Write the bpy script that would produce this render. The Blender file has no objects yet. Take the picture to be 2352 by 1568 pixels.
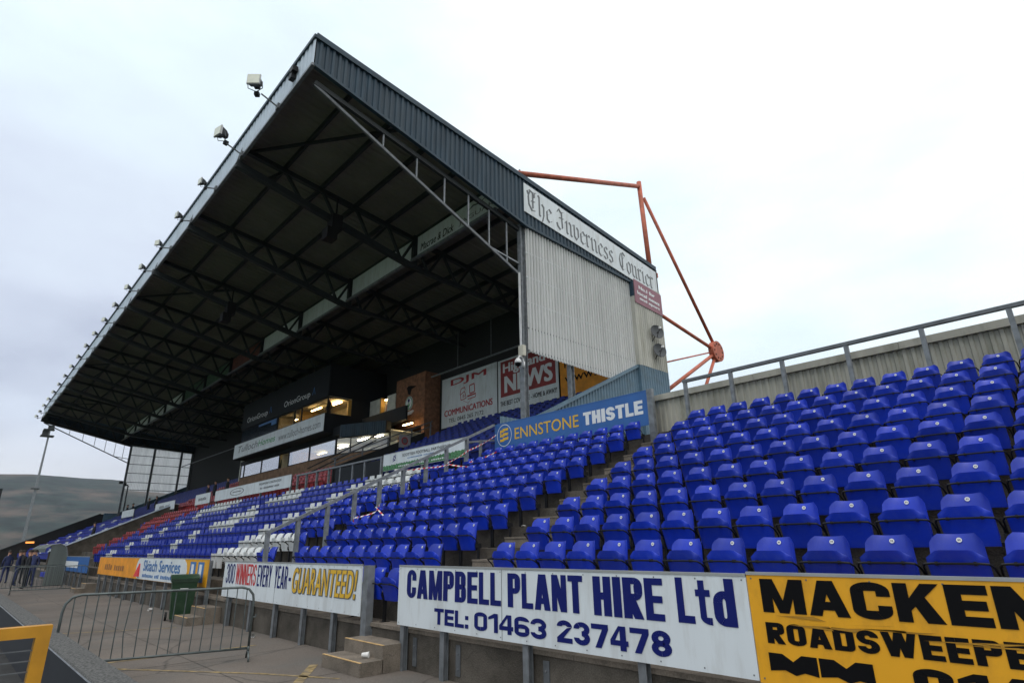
import bpy, math, random
from mathutils import Vector, Matrix
random.seed(7)
S = bpy.context.scene
COL = S.collection
# ---------------------------------------------------------------- camera
cam = bpy.data.cameras.new('camera'); camo = bpy.data.objects.new('camera', cam); COL.objects.link(camo)
cam.sensor_width = 36; cam.lens = 1332.68 / 2352 * 36; cam.clip_start = .05; cam.clip_end = 9000
Mx = ((0.680, -0.251, -0.689), (0.733, 0.210, 0.647), (-0.018, -0.945, 0.327))
r = Vector([m[0] for m in Mx]).normalized(); b = -Vector([m[2] for m in Mx]).normalized()
u = b.cross(r).normalized(); r = u.cross(b)
camo.matrix_world = Matrix(((r.x, u.x, b.x, 0), (r.y, u.y, b.y, 0), (r.z, u.z, b.z, 1.6), (0, 0, 0, 1)))
S.camera = camo
# ---------------------------------------------------------------- sky, sun, exposure
SUN_EL, SUN_AZ = math.radians(62), math.radians(-50)      # azimuth measured from +X towards +Y
W = bpy.data.worlds.new('World'); S.world = W; W.use_nodes = True
nt = W.node_tree; nt.nodes.clear()
def N(t, ty, **kw):
    n = t.nodes.new(ty)
    for k, v in kw.items():
        if k.startswith('i_'): n.inputs[k[2:].replace('_', ' ')].default_value = v
        else: setattr(n, k, v)
    return n
L_ = lambda t, a, b_: t.links.new(a, b_)
sky = N(nt, 'ShaderNodeTexSky', sky_type='NISHITA', sun_disc=False)
sky.sun_elevation = SUN_EL; sky.sun_rotation = math.radians(90) - SUN_AZ; sky.air_density = 1.2; sky.dust_density = 2.0
bg1 = N(nt, 'ShaderNodeBackground'); bg1.inputs[1].default_value = .10; L_(nt, sky.outputs[0], bg1.inputs[0])
tc = N(nt, 'ShaderNodeTexCoord'); sep = N(nt, 'ShaderNodeSeparateXYZ'); L_(nt, tc.outputs['Generated'], sep.inputs[0])
mp = N(nt, 'ShaderNodeMapping'); mp.inputs['Scale'].default_value = (1, 1, 2.6); L_(nt, tc.outputs['Generated'], mp.inputs[0])
nz = N(nt, 'ShaderNodeTexNoise'); nz.inputs['Scale'].default_value = 2.6; nz.inputs['Detail'].default_value = 6; nz.inputs['Roughness'].default_value = .48
L_(nt, mp.outputs[0], nz.inputs['Vector'])
# overcast brightness: dim and lavender near the horizon towards -X, white high up and towards +X +Y
dp = N(nt, 'ShaderNodeVectorMath', operation='DOT_PRODUCT'); dp.inputs[1].default_value = (.40, .18, .90); L_(nt, tc.outputs['Generated'], dp.inputs[0])
ma = N(nt, 'ShaderNodeMath', operation='MULTIPLY_ADD'); ma.inputs[1].default_value = .95; L_(nt, nz.outputs[0], ma.inputs[0]); L_(nt, dp.outputs['Value'], ma.inputs[2])
rp = N(nt, 'ShaderNodeValToRGB'); of = N(nt, 'ShaderNodeMath', operation='ADD'); of.inputs[1].default_value = -.13; L_(nt, ma.outputs[0], of.inputs[0]); L_(nt, of.outputs[0], rp.inputs[0])
e = rp.color_ramp.elements
e[0].position = -0.0; e[0].color = (.38, .42, .55, 1)
e[1].position = 1.0; e[1].color = (1.08, 1.10, 1.10, 1)
for p_, c_ in ((.10, (.50, .55, .67, 1)), (.24, (.61, .67, .79, 1)), (.40, (.68, .76, .86, 1)), (.60, (.76, .88, .95, 1)), (.78, (.90, .98, 1.0, 1))):
    q = rp.color_ramp.elements.new(p_); q.color = c_
# small bright gap low over the hills
wr_ = N(nt, 'ShaderNodeValToRGB'); L_(nt, sep.outputs[2], wr_.inputs[0]); w0 = wr_.color_ramp.elements
w0[0].position = .03; w0[0].color = (.50,) * 3 + (1,); w0[1].position = .17; w0[1].color = (0, 0, 0, 1)
wm = N(nt, 'ShaderNodeMixRGB'); L_(nt, wr_.outputs[0], wm.inputs[0]); L_(nt, rp.outputs[0], wm.inputs[1]); wm.inputs[2].default_value = (.92, .86, .80, 1)
bg2 = N(nt, 'ShaderNodeBackground'); bg2.inputs[1].default_value = 1.20; L_(nt, wm.outputs[0], bg2.inputs[0])
mxs = N(nt, 'ShaderNodeMixShader'); mxs.inputs[0].default_value = .88
L_(nt, bg1.outputs[0], mxs.inputs[1]); L_(nt, bg2.outputs[0], mxs.inputs[2])
wo = N(nt, 'ShaderNodeOutputWorld'); L_(nt, mxs.outputs[0], wo.inputs[0])
sl = bpy.data.lights.new('sun', 'SUN'); sl.energy = .8; sl.angle = math.radians(35); sl.color = (1, .97, .92)
so = bpy.data.objects.new('sun', sl); COL.objects.link(so)
sd = Vector((math.cos(SUN_EL) * math.cos(SUN_AZ), math.cos(SUN_EL) * math.sin(SUN_AZ), math.sin(SUN_EL)))
so.rotation_euler = sd.to_track_quat('Z', 'Y').to_euler()
S.view_settings.view_transform = 'Standard'; S.view_settings.look = 'None'; S.view_settings.gamma = 1
S.view_settings.exposure = 0.10; S.view_settings.use_curve_mapping = False
S.render.engine = 'CYCLES'; S.cycles.use_denoising = True; S.cycles.max_bounces = 6; S.cycles.diffuse_bounces = 3
S.cycles.transparent_max_bounces = 10; S.cycles.sample_clamp_indirect = 4
# ---------------------------------------------------------------- materials
def mat(name, col, rough=.6, metal=0., var=.12, scale=3., bump=0., bscale=40., dirt=None, spec=.5, vstretch=1.):
    m = bpy.data.materials.new(name); m.use_nodes = True; t = m.node_tree; p = t.nodes['Principled BSDF']
    p.inputs['Roughness'].default_value = rough; p.inputs['Metallic'].default_value = metal
    p.inputs['Specular IOR Level'].default_value = spec
    co = N(t, 'ShaderNodeTexCoord'); mpn = N(t, 'ShaderNodeMapping'); mpn.inputs['Scale'].default_value = (1, 1, vstretch)
    L_(t, co.outputs['Object'], mpn.inputs[0])
    n = N(t, 'ShaderNodeTexNoise'); n.inputs['Scale'].default_value = scale; n.inputs['Detail'].default_value = 5
    L_(t, mpn.outputs[0], n.inputs['Vector'])
    rp_ = N(t, 'ShaderNodeValToRGB'); L_(t, n.outputs[0], rp_.inputs[0])
    lo = [c * (1 - var * 1.6) for c in col]; hi = [min(1, c * (1 + var)) for c in col]
    rp_.color_ramp.elements[0].position = .3; rp_.color_ramp.elements[0].color = (*lo, 1)
    rp_.color_ramp.elements[1].position = .7; rp_.color_ramp.elements[1].color = (*hi, 1)
    out = rp_.outputs[0]
    if dirt:
        dcol, damt, dscale = dirt
        n2 = N(t, 'ShaderNodeTexNoise'); n2.inputs['Scale'].default_value = dscale; n2.inputs['Detail'].default_value = 8; n2.inputs['Roughness'].default_value = .65
        L_(t, mpn.outputs[0], n2.inputs['Vector'])
        r2 = N(t, 'ShaderNodeValToRGB'); r2.color_ramp.elements[0].position = .48; r2.color_ramp.elements[1].position = .72
        r2.color_ramp.elements[0].color = (0, 0, 0, 1); r2.color_ramp.elements[1].color = (damt,) * 3 + (1,)
        L_(t, n2.outputs[0], r2.inputs[0])
        mx = N(t, 'ShaderNodeMixRGB'); L_(t, r2.outputs[0], mx.inputs[0]); L_(t, out, mx.inputs[1]); mx.inputs[2].default_value = (*dcol, 1)
        out = mx.outputs[0]
    L_(t, out, p.inputs['Base Color'])
    if bump:
        n3 = N(t, 'ShaderNodeTexNoise'); n3.inputs['Scale'].default_value = bscale; n3.inputs['Detail'].default_value = 6
        L_(t, co.outputs['Object'], n3.inputs['Vector'])
        bp = N(t, 'ShaderNodeBump'); bp.inputs['Strength'].default_value = bump; bp.inputs['Distance'].default_value = .02
        L_(t, n3.outputs[0], bp.inputs['Height']); L_(t, bp.outputs[0], p.inputs['Normal'])
    return m
def emis(name, col, s):
    m = bpy.data.materials.new(name); m.use_nodes = True; t = m.node_tree; t.nodes.clear()
    e_ = N(t, 'ShaderNodeEmission'); e_.inputs[0].default_value = (*col, 1); e_.inputs[1].default_value = s
    o_ = N(t, 'ShaderNodeOutputMaterial'); L_(t, e_.outputs[0], o_.inputs[0]); return m
def glass(name, tint, refl):
    m = bpy.data.materials.new(name); m.use_nodes = True; t = m.node_tree; t.nodes.clear()
    tr = N(t, 'ShaderNodeBsdfTransparent'); tr.inputs[0].default_value = (*tint, 1)
    gl = N(t, 'ShaderNodeBsdfGlossy'); gl.inputs['Roughness'].default_value = .03; gl.inputs[0].default_value = (.9, .93, .96, 1)
    mx = N(t, 'ShaderNodeMixShader'); mx.inputs[0].default_value = refl
    L_(t, tr.outputs[0], mx.inputs[1]); L_(t, gl.outputs[0], mx.inputs[2])
    o_ = N(t, 'ShaderNodeOutputMaterial'); L_(t, mx.outputs[0], o_.inputs[0]); return m
def transl(name, col, amt):
    m = bpy.data.materials.new(name); m.use_nodes = True; t = m.node_tree; t.nodes.clear()
    n = N(t, 'ShaderNodeTexNoise'); n.inputs['Scale'].default_value = .8; n.inputs['Detail'].default_value = 6
    co = N(t, 'ShaderNodeTexCoord'); L_(t, co.outputs['Object'], n.inputs['Vector'])
    rp_ = N(t, 'ShaderNodeValToRGB'); L_(t, n.outputs[0], rp_.inputs[0])
    rp_.color_ramp.elements[0].position = .3; rp_.color_ramp.elements[0].color = (*[c * .8 for c in col], 1)
    rp_.color_ramp.elements[1].position = .7; rp_.color_ramp.elements[1].color = (*col, 1)
    mpn = N(t, 'ShaderNodeMapping'); mpn.inputs['Scale'].default_value = (4, 4, .35); L_(t, co.outputs['Object'], mpn.inputs[0]); L_(t, mpn.outputs[0], n.inputs['Vector']); d = N(t, 'ShaderNodeBsdfDiffuse'); tl = N(t, 'ShaderNodeBsdfTranslucent'); mx = N(t, 'ShaderNodeMixShader'); mx.inputs[0].default_value = amt
    L_(t, rp_.outputs[0], d.inputs[0]); L_(t, rp_.outputs[0], tl.inputs[0]); L_(t, d.outputs[0], mx.inputs[1]); L_(t, tl.outputs[0], mx.inputs[2])
    o_ = N(t, 'ShaderNodeOutputMaterial'); L_(t, mx.outputs[0], o_.inputs[0]); return m
M = {}
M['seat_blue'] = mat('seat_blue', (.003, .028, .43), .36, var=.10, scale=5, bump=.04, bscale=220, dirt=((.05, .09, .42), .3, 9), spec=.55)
M['seat_blue_dark'] = mat('seat_blue_dark', (.006, .020, .20), .5, var=.15, spec=.3)  # darker, less glossy blue given to the upper-tier seats
M['seat_white'] = mat('seat_white', (.70, .72, .72), .4, var=.06, dirt=((.40, .38, .34), .5, 8))
M['seat_red'] = mat('seat_red', (.36, .025, .03), .4, var=.12)
M['black_steel'] = mat('black_steel', (.008, .008, .009), .5, spec=.3)
M['badge'] = mat('badge', (.72, .72, .70), .5, var=.03)
M['badge_ink'] = mat('badge_ink', (.05, .05, .05), .6)
M['concrete'] = mat('concrete', (.115, .10, .083), .92, var=.28, scale=1.3, bump=.5, bscale=55, dirt=((.045, .04, .032), .85, 2.2), spec=.25)
M['concrete_step'] = mat('concrete_step', (.205, .17, .135), .9, var=.2, scale=3, bump=.4, bscale=70, dirt=((.10, .09, .07), .7, 3.5))
M['paving'] = mat('paving', (.155, .130, .110), .88, var=.16, scale=.55, bump=.25, bscale=60, dirt=((.12, .115, .105), .8, .9))
def cracks(m, scale, width, strength, dark):
    t = m.node_tree; p = t.nodes['Principled BSDF']; lk_ = p.inputs['Base Color'].links[0].from_socket
    co = N(t, 'ShaderNodeTexCoord'); nn = N(t, 'ShaderNodeTexNoise'); nn.inputs['Scale'].default_value = scale * 3; nn.inputs['Detail'].default_value = 4; L_(t, co.outputs['Object'], nn.inputs['Vector'])
    mxv = N(t, 'ShaderNodeMixRGB'); mxv.inputs[0].default_value = .22 / scale if scale > 1 else .3; L_(t, co.outputs['Object'], mxv.inputs[1]); L_(t, nn.outputs['Color'], mxv.inputs[2])
    v = N(t, 'ShaderNodeTexVoronoi', feature='DISTANCE_TO_EDGE'); v.inputs['Scale'].default_value = scale; L_(t, mxv.outputs[0], v.inputs['Vector'])
    r_ = N(t, 'ShaderNodeValToRGB'); r_.color_ramp.elements[0].position = 0; r_.color_ramp.elements[0].color = (strength,) * 3 + (1,); r_.color_ramp.elements[1].position = width; r_.color_ramp.elements[1].color = (0, 0, 0, 1); L_(t, v.outputs['Distance'], r_.inputs[0])
    g2 = N(t, 'ShaderNodeTexNoise'); g2.inputs['Scale'].default_value = 60; g2.inputs['Detail'].default_value = 4; L_(t, co.outputs['Object'], g2.inputs['Vector'])
    gr = N(t, 'ShaderNodeMixRGB', blend_type='MULTIPLY'); gr.inputs[0].default_value = .55; L_(t, lk_, gr.inputs[1]); gm = N(t, 'ShaderNodeValToRGB'); gm.color_ramp.elements[0].position = .35; gm.color_ramp.elements[0].color = (.55, .55, .55, 1); gm.color_ramp.elements[1].position = .65; gm.color_ramp.elements[1].color = (1.15, 1.15, 1.15, 1); L_(t, g2.outputs[0], gm.inputs[0]); L_(t, gm.outputs[0], gr.inputs[2])
    mx = N(t, 'ShaderNodeMixRGB'); L_(t, r_.outputs[0], mx.inputs[0]); L_(t, gr.outputs[0], mx.inputs[1]); mx.inputs[2].default_value = (*dark, 1); L_(t, mx.outputs[0], p.inputs['Base Color'])
cracks(M['paving'], .42, .008, .75, (.05, .045, .04)); cracks(M['concrete_step'], 1.3, .006, .5, (.07, .06, .05)); cracks(M['concrete'], .8, .005, .5, (.04, .035, .03))
_t = M['seat_blue'].node_tree; _p = _t.nodes['Principled BSDF']; _c = _p.inputs['Base Color'].links[0].from_socket
_oi = N(_t, 'ShaderNodeObjectInfo'); _mr = N(_t, 'ShaderNodeMapRange'); _mr.inputs[3].default_value = .80; _mr.inputs[4].default_value = 1.18; L_(_t, _oi.outputs['Random'], _mr.inputs[0])
_hs = N(_t, 'ShaderNodeHueSaturation'); L_(_t, _mr.outputs[0], _hs.inputs['Value']); L_(_t, _c, _hs.inputs['Color']); L_(_t, _hs.outputs[0], _p.inputs['Base Color'])
M['galv'] = mat('galv', (.20, .215, .23), .5, .35, var=.2, scale=7, bump=.04)
M['galv_dark'] = mat('galv_dark', (.13, .14, .15), .55, .3, var=.2, scale=5)
M['roof_blue'] = mat('roof_blue', (.019, .044, .068), .5, var=.2, scale=3, dirt=((.045, .065, .08), .6, 1.8), vstretch=.2, spec=.35)
M['parapet_blue'] = mat('parapet_blue', (.095, .165, .225), .5, var=.1, scale=2, dirt=((.06, .08, .08), .5, 1.5))
M['roof_under'] = mat('roof_under', (.17, .16, .135), .8, var=.12, scale=.6)
M['truss'] = mat('truss', (.014, .019, .021), .6, var=.15)
M['fascia_light'] = mat('fascia_light', (.50, .57, .66), .5, var=.1, scale=1.2)
M['cream'] = mat('cream', (.45, .445, .40), .6, var=.12, scale=3, dirt=((.24, .23, .18), .7, 2.4), vstretch=.15)
M['fence_cream'] = mat('fence_cream', (.40, .385, .33), .65, var=.1, scale=2, dirt=((.17, .17, .13), .75, 3.0), vstretch=.25)
M['clad_dark'] = mat('clad_dark', (.007, .010, .014), .65, spec=.3)
M['clad_rear'] = mat('clad_rear', (.010, .011, .012), .8)
M['brick'] = mat('brick', (.26, .12, .065), .9, var=.25, scale=6, bump=.3, dirt=((.13, .07, .05), .5, 4))
M['brick_soft'] = mat('brick_soft', (.22, .13, .08), .9, var=.2, scale=3)
M['orange'] = mat('orange', (.52, .13, .07), .6, var=.2, scale=2.5, dirt=((.26, .09, .05), .6, 4))
M['sign_white'] = mat('sign_white', (.68, .73, .76), .45, var=.04, scale=1.8, dirt=((.42, .42, .40), .55, 4.5), vstretch=.22)
M['sign_yellow'] = mat('sign_yellow', (.80, .38, .012), .45, var=.03, scale=1.4, dirt=((.42, .20, .02), .5, 4.5), vstretch=.5)
M['sign_blue'] = mat('sign_blue', (.022, .115, .36), .45, var=.05)
M['sign_maroon'] = mat('sign_maroon', (.26, .105, .14), .5, var=.06)
M['sign_red'] = mat('sign_red', (.30, .035, .035), .6, var=.15)
M['sign_orange'] = mat('sign_orange', (.80, .30, .01), .6, var=.12)
M['navy'] = mat('navy', (.006, .012, .13), .5, var=.05, spec=.2)
M['ink'] = mat('ink', (.004, .004, .005), .6, var=.05, spec=.12)
M['ink_grey'] = mat('ink_grey', (.13, .14, .15), .6, var=.05)
M['ink_red'] = mat('ink_red', (.55, .03, .035), .5, var=.05)
M['ink_darkred'] = mat('ink_darkred', (.38, .02, .03), .5, var=.05)
M['ink_yellow'] = mat('ink_yellow', (.70, .42, .03), .5, var=.05)
M['ink_white'] = mat('ink_white', (.72, .74, .76), .5, var=.03)
M['ink_green'] = mat('ink_green', (.05, .32, .10), .6, var=.1)
M['ink_blue'] = mat('ink_blue', (.05, .17, .42), .5, var=.05)
M['grass_print'] = mat('grass_print', (.07, .22, .09), .6, var=.5, scale=14)
M['alu'] = mat('alu', (.42, .43, .43), .4, .5, var=.08)
M['room_wall'] = mat('room_wall', (.62, .52, .36), .8)
M['room_pale'] = mat('room_pale', (.62, .62, .56), .8)
M['door_yellow'] = mat('door_yellow', (.55, .33, .08), .6)
M['tube_warm'] = emis('tube_warm', (1, .72, .34), 26)
M['tube_white'] = emis('tube_white', (1, .93, .76), 26)
M['lamp_amber'] = emis('lamp_amber', (1, .36, .08), 1.6)
M['glass_refl'] = glass('glass_refl', (.85, .88, .9), .55)
M['glass_clear'] = glass('glass_clear', (.9, .9, .88), .10)
M['glass_dark'] = mat('glass_dark', (.01, .018, .028), .1)
M['glass_lamp'] = mat('glass_lamp', (.74, .74, .64), .25, var=.08)
M['sheet'] = transl('sheet', (.86, .87, .86), .35)
M['sheet_far'] = transl('sheet_far', (1., 1., 1.), .9)
M['dish'] = mat('dish', (.045, .05, .055), .45)
M['cctv'] = mat('cctv', (.72, .72, .72), .3)
M['box_cream'] = mat('box_cream', (.52, .50, .42), .5)
M['bin_green'] = mat('bin_green', (.008, .038, .014), .45, var=.15, dirt=((.05, .09, .05), .4, 5))
M['kerb_line'] = mat('kerb_line', (.58, .38, .17), .8, var=.3, scale=12)
M['paint_yellow'] = mat('paint_yellow', (.27, .195, .085), .85, var=.4, scale=9, dirt=((.2, .17, .14), .9, 7))
M['gate_yellow'] = mat('gate_yellow', (.50, .235, .012), .45, var=.12, scale=6)
M['barrier_steel'] = mat('barrier_steel', (.10, .118, .118), .5, .4, var=.2, scale=8)
M['pad_black'] = mat('pad_black', (.014, .016, .022), .7)
M['carpet'] = mat('carpet', (.15, .15, .145), 1., var=.45, scale=40, bump=1., bscale=180)
M['grass'] = mat('grass', (.035, .085, .02), .9, var=.3, scale=2, bump=.5, bscale=30)
M['earth'] = mat('earth', (.05, .06, .035), .95, var=.3, scale=.02)
M['hill'] = mat('hill', (.012, .022, .017), .95, var=.62, scale=.02, dirt=((.12, .085, .066), 1., .0055), spec=.05)
M['tape_red'] = mat('tape_red', (.60, .03, .03), .5); M['tape_white'] = mat('tape_white', (.75, .75, .75), .5)
M['jacket'] = mat('jacket', (.012, .013, .018), .8, var=.3); M['jacket_blue'] = mat('jacket_blue', (.02, .03, .10), .8, var=.3)
M['skin'] = mat('skin', (.45, .24, .16), .6); M['hair'] = mat('hair', (.03, .02, .015), .8)
M['shell'] = transl('shell', (.22, .25, .24), .3)
M['scuff'] = mat('scuff', (.40, .20, .015), .8)
M['dull_red'] = mat('dull_red', (.16, .05, .04), .7, var=.3)
M['dull_green'] = mat('dull_green', (.07, .13, .09), .7, var=.3)
M['track'] = mat('track', (.028, .027, .026), .95, var=.3, scale=3, bump=.4, bscale=60)
M['dull_ochre'] = mat('dull_ochre', (.34, .14, .03), .7)
M['joint'] = mat('joint', (.05, .045, .04), .95)
M['litter'] = mat('litter', (.75, .74, .72), .5)
# ---------------------------------------------------------------- mesh builder
class MB:
    def __init__(s): s.v = []; s.f = []; s.m = []; s.mats = []
    def mi(s, m):
        if m not in s.mats: s.mats.append(m)
        return s.mats.index(m)
    def add(s, vs, fs, m):
        o = len(s.v); s.v += [tuple(p) for p in vs]; k = s.mi(m)
        for f_ in fs: s.f.append([i + o for i in f_]); s.m.append(k)
        return s
    def box(s, a, b_, m):
        x0, y0, z0 = a; x1, y1, z1 = b_
        if x0 > x1: x0, x1 = x1, x0
        if y0 > y1: y0, y1 = y1, y0
        if z0 > z1: z0, z1 = z1, z0
        vs = [(x, y, z) for z in (z0, z1) for y in (y0, y1) for x in (x0, x1)]
        return s.add(vs, [(0, 2, 3, 1), (4, 5, 7, 6), (0, 1, 5, 4), (2, 6, 7, 3), (0, 4, 6, 2), (1, 3, 7, 5)], m)
    def beam(s, p, q, w, h, m, up=(0, 0, 1)):
        p = Vector(p); q = Vector(q); d = (q - p).normalized(); upv = Vector(up)
        if abs(d.dot(upv)) > .98: upv = Vector((0, 1, 0))
        sx = d.cross(upv).normalized(); sz = sx.cross(d)
        vs = [c + sx * (w / 2) * i + sz * (h / 2) * j for c in (p, q) for i, j in ((-1, -1), (1, -1), (1, 1), (-1, 1))]
        return s.add(vs, [(3, 2, 1, 0), (4, 5, 6, 7), (0, 1, 5, 4), (1, 2, 6, 5), (2, 3, 7, 6), (3, 0, 4, 7)], m)
    def tube(s, pts, rad, m, n=8, cap=True):
        pts = [Vector(p) for p in pts]; rs = rad if isinstance(rad, (list, tuple)) else [rad] * len(pts)
        rings = []; prev = None
        for i, p in enumerate(pts):
            d = ((pts[min(i + 1, len(pts) - 1)] - pts[max(i - 1, 0)])).normalized()
            if prev is None:
                a = Vector((0, 0, 1)) if abs(d.z) < .9 else Vector((1, 0, 0))
                prev = d.cross(a).normalized()
            sx = (prev - d * prev.dot(d)).normalized(); prev = sx; sy = d.cross(sx)
            rings.append([p + (sx * math.cos(2 * math.pi * k / n) + sy * math.sin(2 * math.pi * k / n)) * rs[i] for k in range(n)])
        vs = [v for rg in rings for v in rg]; fs = []
        for i in range(len(pts) - 1):
            for k in range(n): fs.append((i * n + k, i * n + (k + 1) % n, (i + 1) * n + (k + 1) % n, (i + 1) * n + k))
        if cap: fs += [tuple(range(n - 1, -1, -1)), tuple(range((len(pts) - 1) * n, len(pts) * n))]
        return s.add(vs, fs, m)
    def prism(s, poly, ax, a, b_, m):
        """poly: 2-D points in the plane normal to axis ax, swept from a to b_"""
        def P(p, t): return {'x': (t, p[0], p[1]), 'y': (p[0], t, p[1]), 'z': (p[0], p[1], t)}[ax]
        n = len(poly); vs = [P(p, a) for p in poly] + [P(p, b_) for p in poly]
        fs = [tuple(range(n)), tuple(range(2 * n - 1, n - 1, -1))] + [(i, n + i, n + (i + 1) % n, (i + 1) % n) for i in range(n)]
        return s.add(vs, fs, m)
    def mesh(s, name, smooth=False):
        me = bpy.data.meshes.new(name); me.from_pydata(s.v, [], s.f)
        for k in s.mats: me.materials.append(M[k])
        me.polygons.foreach_set('material_index', s.m)
        if smooth: me.polygons.foreach_set('use_smooth', [True] * len(s.f))
        me.update()
        return me
    def build(s, name, parent=None, smooth=False, **tags):
        return link(name, s.mesh(name, smooth), parent, **tags)
def link(name, data, parent=None, loc=(0, 0, 0), rot=None, **tags):
    o = bpy.data.objects.new(name, data); COL.objects.link(o); o.location = loc
    if rot: o.rotation_euler = rot
    if parent: o.parent = parent
    for k, v in tags.items(): o[k] = v
    return o
def thing(name, label, cat, loc=(0, 0, 0), rot=None, group=None):
    o = link(name, None, None, loc, rot, label=label, category=cat); o.empty_display_size = .2
    if group: o['group'] = group
    return o
def off(o, *mb):  # parts are modelled in world coordinates under a located parent
    for c in mb: c.matrix_parent_inverse = Matrix.Translation(o.location).inverted()
def wpart(par, mb, name, smooth=False, **t):
    c = mb.build(name, par, smooth, **t); c.matrix_parent_inverse = par_inv(par); return c
def par_inv(par):
    m = Matrix.Identity(4); o = par
    while o is not None:
        m = m @ (Matrix.Translation(o.location) if o.rotation_euler.z == 0 else Matrix.LocRotScale(o.location, o.rotation_euler, None)).inverted() if o.parent is None else m
        o = o.parent
    return m
def tree_copy(o, parent=None):
    c = o.copy(); COL.objects.link(c); c.parent = parent
    for ch in o.children: tree_copy(ch, c)
    return c
# corrugated sheet in a vertical plane: runs along 'x' or 'y', z limits are functions
def corr(mb, ax, u0, u1, plane, zb, zt, m, pitch=.17, depth=.035, sgn=1):
    n = max(1, round(abs(u1 - u0) / pitch)); st = (u1 - u0) / n; vs = []; fs = []
    for i in range(n + 1):
        for du, dd in ((0, 0), (.38, 0), (.5, 1), (.88, 1)):
            if i == n and du > 0: break
            t = u0 + st * (i + du); d = plane + sgn * depth * dd
            for z in (zb(t), zt(t)): vs.append((t, d, z) if ax == 'x' else (d, t, z))
    k = len(vs) // 2
    for i in range(k - 1): fs.append((2 * i, 2 * i + 2, 2 * i + 3, 2 * i + 1))
    mb.add(vs, fs, m); return mb
def lerp(pts):
    def f(t):
        if t <= pts[0][0]: return pts[0][1]
        for (a, za), (b_, zb) in zip(pts, pts[1:]):
            if t <= b_: return za + (zb - za) * (t - a) / (b_ - a)
        return pts[-1][1]
    return f
C_ = lambda v: (lambda t: v)
# ---------------------------------------------------------------- lettering
def glyphs(txt, shear=0., spacing=1.):
    cu = bpy.data.curves.new('t', 'FONT'); cu.body = txt; cu.shear = shear; cu.space_character = spacing; cu.resolution_u = 3
    o = bpy.data.objects.new('t', cu); COL.objects.link(o); bpy.context.view_layer.update()
    me = bpy.data.meshes.new_from_object(o.evaluated_get(bpy.context.evaluated_depsgraph_get()))
    bpy.data.objects.remove(o); bpy.data.curves.remove(cu)
    vs = [tuple(v.co) for v in me.vertices]; fs = [tuple(p.vertices) for p in me.polygons]; bpy.data.meshes.remove(me); return vs, fs
def lettering(par, txt, u0, u1, z0, z1, y, m, bold=0., shear=0., name='lettering', spacing=1., face='y', lift=.0, skew=0., vb=None):
    """text fitted in the box u0..u1, z0..z1 on the vertical plane y=const (facing -Y) or x=const (facing +X);
    bold = horizontal thickening as a share of the text height, made of staggered copies"""
    vs, fs = glyphs(txt, shear, spacing)
    xs = [v[0] for v in vs]; ys = [v[1] for v in vs]; a, b_, c, d = min(xs), max(xs), min(ys), max(ys)
    H = z1 - z0; bx = bold * H; bz = bx * .35 if vb is None else vb * H
    sh = [(0, 0)] if bold == 0 else [(i * bx / 2, j * bz) for i in (-2, -1, 0, 1, 2) for j in ((-1, 1) if abs(i) < 2 else (-1, 1))]
    V = []; F = []
    for q, (dx, dz) in enumerate(sh):
        o_ = len(V)
        for vx, vy, _ in vs:
            U = u0 + bx + (vx - a) / (b_ - a) * (u1 - u0 - 2 * bx) + dx; Z_ = z0 + bz + (vy - c) / (d - c) * (H - 2 * bz) + dz + skew * (U - u0)
            V.append((U, y - lift - .0003 * q, Z_) if face == 'y' else (y + lift + .0003 * q, U, Z_))
        F += [tuple(i + o_ for i in f_) for f_ in fs]
    me = bpy.data.meshes.new(name); me.from_pydata(V, [], F); me.materials.append(M[m]); me.update()
    o = link(name, me, par); o.matrix_parent_inverse = par_inv(par); return o
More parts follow.
